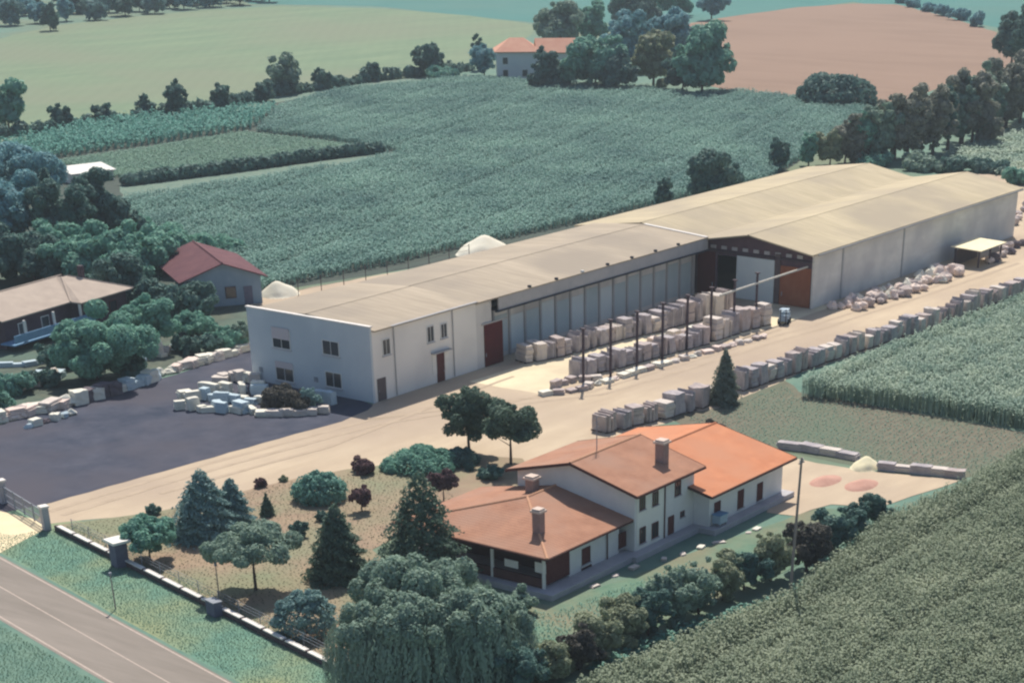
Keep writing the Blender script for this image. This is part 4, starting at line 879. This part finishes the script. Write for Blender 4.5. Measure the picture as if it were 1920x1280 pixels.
# cluster by the office end wall
for r_i, (pth, n, mts) in enumerate(((((333, 768), (400, 772), (480, 776)), 9, ['stone_white', 'stone_blue']), (((335, 750), (400, 752), (490, 758)), 9, ['stone_white', 'stone_white', 'stone_blue']), (((372, 733), (440, 735), (490, 742)), 8, ['stone_white', 'stone_white', 'stone_blue']), (((405, 716), (478, 718)), 7, ['stone_white', 'stone_pale']))):
    row(list(pth), n, 'cut_stone', 'stone', ['block', 'layers', 'block'], mts, ((.9, 1.9), (.6, 1.1), (.5, 1.3)), '{} cut stone in the '+nth(r_i+1)+' line of the cluster beside the office', 'cut stones clustered by the office', rot=.9, cross=.55, jit=.5)
row([(480, 782), (540, 782), (620, 776)], 6, 'cut_stone', 'stone', ['layers', 'block'], ['stone_pale', 'stone_white', 'stone_pale'], ((1.2, 2.0), (.8, 1.2), (.5, .8)), '{} flat stone before the dark purple bush at the office', 'flat stones before the purple bush', rot=.3)
row([(575, 752), (620, 760)], 3, 'cut_stone', 'stone', ['block'], ['stone_blue', 'stone_dark'], ((.9, 1.3), (.8, 1.), (1., 1.6)), '{} bluish upright stone between purple bush and office wall', 'bluish stones at the office wall', rot=.3)
# slabs behind the house
row([(1462, 842), (1500, 846), (1560, 856), (1600, 864)], 4, 'stone_slab', 'stone slab', ['layers', 'block'], ['stone_grey', 'stone_pale', 'stone_pink'], ((2.0, 2.6), (.9, 1.2), (.6, .85)), '{} slab pile from the orange roof along the fallow strip', 'slab piles along the fallow strip', jit=.05)
row([(1645, 882), (1720, 890), (1805, 898)], 5, 'stone_slab', 'stone slab', ['layers', 'block'], ['stone_grey', 'stone_pale', 'stone_pink'], ((1.6, 2.2), (.9, 1.2), (.6, .85)), '{} slab pile past the cream sand heap along the fallow strip', 'slab piles along the fallow strip', jit=.05)
row([(1110, 1105), (1180, 1072), (1270, 1045), (1380, 1010), (1450, 985)], 9, 'stepping_stone', 'stone', ['layers', 'boulder'], ['stone_white', 'stone_pale'], ((.6, 1.1), (.4, .6), (.12, .25)), '{} flat pale stone in the grass from the porch corner', 'flat stones in the grass beside the house', jit=.8, rot=.8)
# heaps
def heap(name, px, py, w_, d_, h_, material, label, cat):
    p = G(px, py); bm = bmesh.new(); bmesh.ops.create_grid(bm, x_segments=18, y_segments=18, size=1)
    for v in bm.verts:
        r = v.co.length; k = max(0, 1-r)
        v.co = Vector((v.co.x*w_/2, v.co.y*d_/2, h_*(k*(2-k))**.9*(1+.18*math.sin(v.co.x*5+px)*math.cos(v.co.y*4))-.02))
    me = bpy.data.meshes.new(name); bm.to_mesh(me); bm.free()
    for f in me.polygons: f.use_smooth = True
    return tag(link(name, me, material, None, p), label, cat)
heap('sand_heap', 1622, 876, 3.6, 2.6, .9, 'cream_sand', 'cream sand heap in the line of slabs behind the house', 'sand heap')
heap('sand_heap', 906, 472, 10, 6, 1.9, 'white_sand', 'big pale sand heap behind the storage wing', 'sand heap')
heap('sand_heap', 524, 552, 5.5, 5, 1.5, 'white_sand', 'pale sand heap between red roofed cottage and office', 'sand heap')
heap('gravel_heap', 1548, 902, 4.6, 2.6, .35, 'pink_gravel', 'flat pink gravel spread nearer the orange roofed wing', 'gravel heap')
heap('gravel_heap', 1615, 910, 4.6, 2.8, .4, 'pink_gravel', 'pink gravel heap nearer the maize', 'gravel heap')
# upright pale stone figure among the shrubs
p = G(303, 668); st_ = empty('stone_figure', p, 0, 'upright pinkish white stone figure among the shrubs', 'statue')
m = MB(); m.cyl((0, 0, .35), (0, 0, 1.3), .42, .3, 10).cyl((0, 0, 1.3), (0, 0, 1.75), .3, .16, 10).cyl((0, 0, 1.75), (0, 0, 2.05), .15, .12, 10); m.build('figure', 'stone_pale', st_); MB().box(-.5, -.5, 0, .5, .5, .347).build('plinth', 'stone_white', st_)

# ================================================================== PLANTS
T = tree
# garden
T('spruce', 'cone', 388, 1003, 878, 150, 'leaf_blue', 'blue grey spruce with broad skirt beside the sandy drive', 'tree', size=.15)
T('spruce', 'cone', 440, 988, 895, 92, 'leaf_blue', 'slimmer blue spruce touching the broad one', 'tree', size=.15)
T('umbrella_tree', 'umbrella', 480, 1106, 982, 165, 'leaf_grey', 'spreading grey green umbrella shaped tree by the garden wall', 'tree', size=.14)
T('shade_tree', 'round', 282, 1050, 972, 96, 'leaf_teal', 'dark teal rounded tree behind the white roofed kiosk', 'tree', size=.14, zb=.9)
T('juniper', 'mound', 600, 936, 880, 100, 'leaf_bright', 'bright teal mounded juniper on the lawn', 'shrub', size=.16)
T('cypress', 'cone', 502, 966, 925, 30, 'leaf_pine', 'tiny dark egg shaped cypress on the lawn', 'shrub', size=.14, trunk=False)
T('box_shrub', 'bush', 563, 1004, 975, 34, 'leaf_deep', 'dark box shrub on the lawn in front of the cone tree', 'shrub', size=.14)
T('box_shrub', 'bush', 604, 976, 955, 24, 'leaf_deep', 'small dark shrub beside the cone tree top', 'shrub', size=.14)
T('box_shrub', 'bush', 489, 912, 896, 26, 'leaf_purple', 'small dark red shrub at the edge of the drive', 'shrub', size=.14)
T('box_shrub', 'bush', 532, 902, 893, 16, 'leaf_olive', 'tiny olive shrub between red shrub and juniper', 'shrub', size=.14)
T('box_shrub', 'bush', 288, 963, 947, 28, 'leaf_deep', 'small dark shrub alone on the sandy drive edge', 'shrub', size=.14)
T('barberry', 'bush', 684, 886, 861, 50, 'leaf_purple', 'elongated purple barberry clump on the drive edge', 'shrub', size=.14)
T('plum_tree', 'round', 679, 958, 915, 38, 'leaf_purple', 'small purple plum tree right of the juniper', 'tree', size=.15, zb=.7)
T('plum_tree', 'round', 832, 938, 882, 46, 'leaf_purple', 'purple plum tree behind the tall conifer', 'tree', size=.15, zb=.9)
T('cone_tree', 'cone', 637, 1082, 943, 128, 'leaf_pine', 'broad dark conifer in the middle of the lawn', 'tree', size=.15)
T('fir', 'cone', 796, 1096, 880, 205, 'leaf_pine', 'tallest dark fir at the corner of the house', 'tree', size=.16, cover=2.3)
T('round_shrub', 'mound', 576, 1186, 1100, 112, 'leaf_blue', 'big clipped round blue shrub near the garden wall', 'shrub', size=.13)
T('willow', 'willow', 812, 1268, 1036, 300, 'leaf_grey', 'large weeping willow before the porch', 'tree', size=.13)
T('pine', 'round', 880, 848, 722, 96, 'leaf_pine', 'taller dark pine between yard and house', 'tree', size=.15, zb=1.3, cover=1.7)
T('pine', 'round', 958, 870, 752, 118, 'leaf_pine', 'broader dark pine nearer the house roof', 'tree', size=.15, zb=1.9, cover=1.7)
T('creeping_juniper', 'mound', 790, 876, 838, 130, 'leaf_teal', 'flat dark creeping juniper under the pines', 'shrub', size=.13)
T('creeping_juniper', 'mound', 862, 868, 838, 70, 'leaf_deep', 'flat dark juniper directly below the taller pine', 'shrub', size=.13)
T('low_shrub', 'bush', 918, 896, 872, 46, 'leaf_deep', 'dark low shrub at the house eave by the pines', 'shrub', size=.15)
T('low_shrub', 'bush', 880, 882, 868, 16, 'leaf_deep', 'tiny dark shrub below the flat junipers', 'shrub', size=.13)
T('low_shrub', 'bush', 975, 1150, 1098, 60, 'leaf_grey', 'grey green shrub at the porch foot by the willow', 'shrub', size=.13)
T('low_shrub', 'bush', 700, 1170, 1120, 60, 'leaf_teal', 'teal shrub between round shrub and willow', 'shrub', size=.13)
for i, (px, pb, pt, wd, mt) in enumerate(((975, 1300, 1200, 90, 'leaf_deep'), (1040, 1272, 1205, 80, 'leaf_olive'), (1085, 1255, 1175, 76, 'leaf_dusk'), (1120, 1235, 1150, 80, 'leaf_olive'), (1170, 1208, 1118, 84, 'leaf_olive'), (1215, 1190, 1100, 76, 'leaf_deep'), (1262, 1165, 1068, 80, 'leaf_grey'), (1310, 1150, 1052, 80, 'leaf_grey'), (1355, 1125, 1040, 74, 'leaf_olive'), (1395, 1105, 1025, 70, 'leaf_deep'), (1445, 1088, 1000, 74, 'leaf_olive'), (1512, 1070, 968, 78, 'leaf_dusk'), (1555, 1040, 955, 74, 'leaf_deep'), (1602, 1005, 945, 52, 'leaf_deep'), (1640, 985, 922, 50, 'leaf_deep'))):
    T('hedge_shrub', 'bush', px, pb, pt, wd, mt, f'{nth(i+1)} shrub from the willow in the untrimmed hedge beside the maize', 'shrub', 'shrubs of the hedge along the maize', size=.14, cover=1.8, wf=1.35, hfac=1.15)
T('grey_conifer', 'cone', 1358, 756, 652, 62, 'leaf_sage', 'grey green conifer standing in the long stone row', 'tree', size=.15)
T('weed_bush', 'bush', 1338, 812, 790, 44, 'leaf_dusk', 'brown red bush behind the orange roof', 'shrub', size=.15)
T('smoke_bush', 'bush', 540, 768, 718, 84, 'leaf_dusk', 'dark brown purple bush against the office end wall', 'shrub', size=.13)
T('smoke_bush', 'bush', 582, 770, 715, 36, 'leaf_blue', 'slim blue green bush right of the purple bush', 'shrub', size=.16)
# left side
T('oak', 'round', 182, 712, 588, 165, 'leaf_teal', 'dark round tree with teal top before the bungalow', 'tree', size=.19, zb=.6, cover=2.4)
T('ash', 'round', 276, 655, 560, 104, 'leaf_teal', 'teal domed tree beside the stone figure', 'tree', size=.19, zb=.8)
for px, pb, pt, wd, mt, lab in ((370, 622, 580, 80, 'leaf_teal', 'teal shrub below the blue gable of the cottage'), (425, 655, 612, 74, 'leaf_teal', 'low teal shrub nearest the office end wall'), (395, 662, 625, 56, 'leaf_deep', 'dark low shrub between stones and teal shrubs'), (352, 660, 625, 56, 'leaf_deep', 'dark shrub right of the stone figure'), (30, 735, 690, 66, 'leaf_bright', 'bright teal shrub in the bed at the photo edge'), (90, 722, 690, 50, 'leaf_deep', 'dark low shrub in the bed beside the bright one'), (-5, 775, 715, 60, 'leaf_bright', 'bright green shrub cut by the photo edge'), (252, 706, 660, 60, 'leaf_deep', 'dark shrub at the foot of the round tree'), (455, 650, 600, 50, 'leaf_grey', 'grey shrub touching the office corner'), (110, 690, 640, 90, 'leaf_deep', 'dark shaded shrub under the blue balcony')):
    T('border_shrub', 'bush', px, pb, pt, wd, mt, lab, 'shrub', 'shrubs in the left border', size=.22)
T('maple', 'round', 350, 596, 540, 100, 'leaf_deep', 'dark shaded tree at the left wall of the cottage', 'tree', size=.3, zb=.5)
for i, (px, pb, pt, wd, kind, mt, lab) in enumerate(((28, 470, 312, 92, 'poplar', 'leaf_haze', 'dark bluish tall tree at the photo edge above the bungalow'), (104, 462, 312, 62, 'cone', 'leaf_deep', 'second dark tall tree, right of the bluish one'), (182, 452, 322, 80, 'poplar', 'leaf_deep', 'third dark tall tree beneath the pale shed'), (40, 400, 275, 130, 'round', 'leaf_haze', 'hazy blue round tree behind the tall dark trees'), (175, 530, 440, 110, 'round', 'leaf_teal', 'teal bushy tree behind the bungalow roof'), (255, 545, 435, 120, 'round', 'leaf_teal', 'teal tree between bungalow and red roof'), (330, 505, 432, 110, 'round', 'leaf_teal', 'light teal tree directly above the red roof'), (65, 525, 440, 110, 'round', 'leaf_deep', 'dark tree above the bungalow ridge'), (222, 575, 480, 84, 'round', 'leaf_deep', 'dark tree just right of the bungalow'), (-15, 530, 430, 90, 'round', 'leaf_deep', 'dark tree at the photo edge beside the bungalow'), (135, 478, 345, 96, 'poplar', 'leaf_deep', 'dark broad tree filling between the tall dark trees'), (222, 452, 368, 66, 'round', 'leaf_deep', 'dark round tree at the near corner of the strip plot'), (240, 440, 395, 60, 'bush', 'leaf_teal', 'small tree at the corner of the big crop'), (292, 590, 522, 46, 'round', 'leaf_deep', 'dark narrow tree left of the red roof'), (130, 500, 420, 90, 'round', 'leaf_teal', 'teal tree at the feet of the tall dark trees'), (420, 478, 448, 60, 'bush', 'leaf_teal', 'bush behind the ridge of the red roof'))):
    T('broadleaf_tree' if kind != 'bush' else 'tall_bush', kind, px, pb, pt, wd, mt, lab, 'tree', 'trees behind the bungalow and cottage', size=.30, cover=2.2, wf=1.5)
# hedge line between the fields
hd = [(-20, 262), (60, 250), (150, 240), (260, 226), (335, 218), (420, 205), (500, 184), (600, 168), (700, 152), (800, 143), (885, 132)]
cl = []
P_ = [G(*p) for p in hd]
for a, b in zip(P_, P_[1:]):
    n = max(2, int((b-a).length/2.6))
    for i in range(n):
        q = a.lerp(b, (i+random.random())/n); h = random.uniform(.8, 1.7); cl.append((q.x-P_[0].x+random.uniform(-.6, .6), q.y-P_[0].y+random.uniform(-.6, .6), h*.7, 1.9, 1.5, h))
hh = link('field_hedge', quads_mesh('field_hedge', clump_leaves(cl, .6, 1.6)), 'leaf_deep', None, P_[0]); tag(hh, 'long dark low hedge dividing crop from hay field', 'hedge')
P2 = [G(*p) for p in ((236, 348), (330, 336), (420, 325), (520, 311), (600, 299), (660, 292), (715, 286))]; cl = []
for a, b in zip(P2, P2[1:]):
    n = max(2, int((b-a).length/1.1))
    for i in range(n):
        q = a.lerp(b, (i+random.random())/n); h = random.uniform(.9, 1.25); cl.append((q.x-P2[0].x, q.y-P2[0].y, h*.75, 1.7, 1.3, h))
tag(link('plot_hedge', quads_mesh('plot_hedge', clump_leaves(cl, .5, 1.8)), 'leaf_deep', None, P2[0]), 'thin dark hedge along the near edge of the strip plot', 'hedge')
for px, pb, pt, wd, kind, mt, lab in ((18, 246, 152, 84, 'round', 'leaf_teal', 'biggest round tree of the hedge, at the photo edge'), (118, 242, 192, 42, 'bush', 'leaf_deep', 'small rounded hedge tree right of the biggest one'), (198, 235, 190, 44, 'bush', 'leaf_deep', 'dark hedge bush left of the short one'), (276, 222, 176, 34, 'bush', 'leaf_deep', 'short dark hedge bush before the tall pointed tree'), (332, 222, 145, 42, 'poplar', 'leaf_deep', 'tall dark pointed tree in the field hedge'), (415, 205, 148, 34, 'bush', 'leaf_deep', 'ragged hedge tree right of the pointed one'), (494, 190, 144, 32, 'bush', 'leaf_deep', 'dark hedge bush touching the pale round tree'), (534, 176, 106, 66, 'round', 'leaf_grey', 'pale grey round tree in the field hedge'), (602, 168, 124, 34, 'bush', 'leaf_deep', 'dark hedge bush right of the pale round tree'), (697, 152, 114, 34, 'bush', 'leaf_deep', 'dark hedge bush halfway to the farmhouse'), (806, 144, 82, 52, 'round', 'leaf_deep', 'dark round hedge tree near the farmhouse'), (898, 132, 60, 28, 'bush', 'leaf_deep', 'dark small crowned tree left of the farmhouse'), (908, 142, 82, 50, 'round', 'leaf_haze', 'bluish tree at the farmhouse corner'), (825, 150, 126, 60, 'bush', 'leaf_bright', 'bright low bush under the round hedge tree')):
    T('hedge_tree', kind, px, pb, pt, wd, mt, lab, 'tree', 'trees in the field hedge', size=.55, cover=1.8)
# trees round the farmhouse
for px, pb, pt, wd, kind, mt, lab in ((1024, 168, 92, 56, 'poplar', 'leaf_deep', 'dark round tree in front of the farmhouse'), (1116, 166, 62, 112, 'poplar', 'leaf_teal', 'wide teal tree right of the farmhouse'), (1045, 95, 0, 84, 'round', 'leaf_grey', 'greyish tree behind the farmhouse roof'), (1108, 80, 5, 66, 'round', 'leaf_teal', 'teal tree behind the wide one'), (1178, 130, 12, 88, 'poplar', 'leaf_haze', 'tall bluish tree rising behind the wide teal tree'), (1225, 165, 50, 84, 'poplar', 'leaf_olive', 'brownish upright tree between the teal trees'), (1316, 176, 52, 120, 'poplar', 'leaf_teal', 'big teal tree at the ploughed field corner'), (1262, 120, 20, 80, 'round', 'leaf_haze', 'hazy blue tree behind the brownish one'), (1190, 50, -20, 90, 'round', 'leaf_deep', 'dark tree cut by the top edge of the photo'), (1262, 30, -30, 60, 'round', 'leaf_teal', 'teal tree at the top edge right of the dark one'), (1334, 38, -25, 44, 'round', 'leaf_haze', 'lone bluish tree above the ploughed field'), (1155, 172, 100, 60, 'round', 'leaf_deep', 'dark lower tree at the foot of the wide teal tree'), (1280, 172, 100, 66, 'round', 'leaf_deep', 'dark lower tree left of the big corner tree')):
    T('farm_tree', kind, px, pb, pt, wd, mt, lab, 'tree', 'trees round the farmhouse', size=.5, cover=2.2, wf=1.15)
T('thicket', 'mound', 1566, 196, 130, 142, 'leaf_deep', 'broad dark thicket at the foot of the ploughed field', 'thicket', size=.5, cover=2.2)
# right tree row
for i, (px, pb, pt, wd, kind, mt, lab) in enumerate(((1462, 318, 262, 40, 'poplar', 'leaf_deep', 'small dark tree first in the row behind the hall'), (1516, 312, 248, 32, 'poplar', 'leaf_teal', 'slim teal tree second in the row behind the hall'), (1556, 310, 244, 46, 'poplar', 'leaf_olive', 'olive tree third in the row behind the hall'), (1612, 304, 206, 66, 'poplar', 'leaf_teal', 'teal crowned tree before the long olive trees'), (1652, 303, 192, 62, 'poplar', 'leaf_grey', 'grey green tree left of the olive brown pair'), (1700, 300, 172, 74, 'poplar', 'leaf_drab', 'olive brown tree, left one of the tall pair'), (1748, 292, 158, 66, 'poplar', 'leaf_drab', 'olive brown tree leaning on the dark slim one'), (1776, 284, 152, 30, 'poplar', 'leaf_deep', 'very dark slim tree in the tall row'), (1822, 268, 140, 86, 'poplar', 'leaf_drab', 'broad olive tree right of the dark slim one'), (1882, 240, 118, 90, 'poplar', 'leaf_drab', 'brown olive tree near the photo edge'), (1940, 225, 95, 90, 'poplar', 'leaf_drab', 'olive tree cut by the photo edge'), (1675, 296, 184, 60, 'poplar', 'leaf_drab', 'drab tree filling the gap left of the tall pair'), (1726, 290, 166, 56, 'poplar', 'leaf_drab', 'drab tree standing between the tall pair'), (1800, 270, 150, 60, 'poplar', 'leaf_grey', 'grey tree close to the dark slim one'), (1852, 250, 130, 70, 'poplar', 'leaf_grey', 'grey tree between the broad and the brown olive trees'), (1912, 228, 108, 70, 'poplar', 'leaf_drab', 'drab tree between the last two olive trees'), (1632, 302, 200, 50, 'poplar', 'leaf_grey', 'grey tree behind the teal crowned one'), (1584, 306, 226, 46, 'poplar', 'leaf_drab', 'low drab tree left of the teal crowned one'))):
    T('row_tree', kind, px, pb, pt, wd, mt, lab, 'tree', 'row of trees behind the hall', size=.38, cover=2.2, wf=1.15, hfac=1.06)
line = [(1590, 305, 216), (1640, 303, 196), (1690, 297, 178), (1735, 288, 164), (1790, 274, 150), (1845, 254, 132), (1900, 233, 112), (1950, 215, 92)]
for i in range(14):
    u = (i+.5)/14*(len(line)-1); k = int(u); f_ = u-k; q = [line[k][c]*(1-f_)+line[k+1][c]*f_ for c in range(3)]
    T('row_tree', 'poplar', q[0], q[1]+random.uniform(-3, 3), q[2]+random.uniform(-5, 6), random.uniform(30, 42), random.choice(['leaf_sage', 'leaf_sage', 'leaf_grey', 'leaf_drab']), f'slim upright sage tree, {nth(i+1)} of the slim ones in the tall curtain behind the hall', 'tree', 'row of trees behind the hall', size=.38, cover=2.2)
for px, pb, pt, wd, lab in ((1895, 130, 18, 70, 'dark tree at the corner of the ploughed field'), (1935, 150, 10, 90, 'dark tree at the photo edge by the ploughed field')):
    T('dark_tree', 'round', px, pb, pt, wd, 'leaf_deep', lab, 'tree', size=.55)
T('field_tree', 'round', 1334, 385, 280, 110, 'leaf_deep', 'dark broad tree behind the roof of the hall', 'tree', size=.36, cover=2.2)
T('field_tree', 'poplar', 1244, 400, 332, 34, 'leaf_deep', 'small slim dark tree at the storage wing roof', 'tree', size=.34)
for px, pb, pt, wd, mt, lab in ((1640, 312, 290, 60, 'leaf_teal', 'low bush behind the hall ridge'), (1790, 322, 292, 56, 'leaf_deep', 'dark low bush beyond the hall roof'), (1855, 322, 300, 70, 'leaf_deep', 'dark wide bush in the bright crop corner'), (1912, 345, 318, 60, 'leaf_teal', 'teal bush behind the hall far corner'), (1725, 318, 296, 80, 'leaf_grey', 'pale grey bush in the valley of the hall roofs')):
    T('field_bush', 'bush', px, pb, pt, wd, mt, lab, 'bush', 'bushes behind the hall', size=.36)
# far groves along the top
random.seed(5)
fx = [(20, 48), (45, 30), (78, 44), (95, 58), (125, 40), (150, 26), (178, 38), (205, 24), (235, 30), (262, 22), (290, 26), (318, 16), (345, 18), (370, 10), (398, 14), (425, 6), (450, 10), (480, 2), (505, 4), (60, 4), (110, 8), (160, 2), (0, 18), (220, -2), (300, -4)]
for i, (px, pb) in enumerate(fx):
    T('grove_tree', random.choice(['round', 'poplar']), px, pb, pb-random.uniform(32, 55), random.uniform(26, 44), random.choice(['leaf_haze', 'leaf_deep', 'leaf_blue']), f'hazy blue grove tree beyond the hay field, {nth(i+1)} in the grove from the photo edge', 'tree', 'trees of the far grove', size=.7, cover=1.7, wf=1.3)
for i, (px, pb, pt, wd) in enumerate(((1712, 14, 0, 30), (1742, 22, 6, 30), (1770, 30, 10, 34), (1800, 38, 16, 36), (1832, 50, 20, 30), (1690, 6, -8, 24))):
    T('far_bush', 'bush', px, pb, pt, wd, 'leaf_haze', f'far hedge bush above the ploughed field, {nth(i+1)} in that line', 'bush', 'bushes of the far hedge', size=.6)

# ================================================================== AIR
bm = bmesh.new(); bmesh.ops.create_cube(bm, size=1.0)
for v in bm.verts: v.co = Vector((v.co.x*2900+450, v.co.y*3000+400, -1 if v.co.z < 0 else 52.5))
me = bpy.data.meshes.new('haze'); bm.to_mesh(me); bm.free()
hm = bpy.data.materials.new('haze_air'); hm.use_nodes = True; t = hm.node_tree; t.nodes.remove(t.nodes['Principled BSDF'])
pv = t.nodes.new('ShaderNodeVolumePrincipled'); pv.inputs['Color'].default_value = (.66, .76, .84, 1); pv.inputs['Density'].default_value = .00022; pv.inputs['Anisotropy'].default_value = 0.
t.links.new(pv.outputs[0], t.nodes['Material Output'].inputs['Volume'])
tag(link('haze', me, hm), 'thin pale blue summer haze over the land', 'haze', kind='stuff')
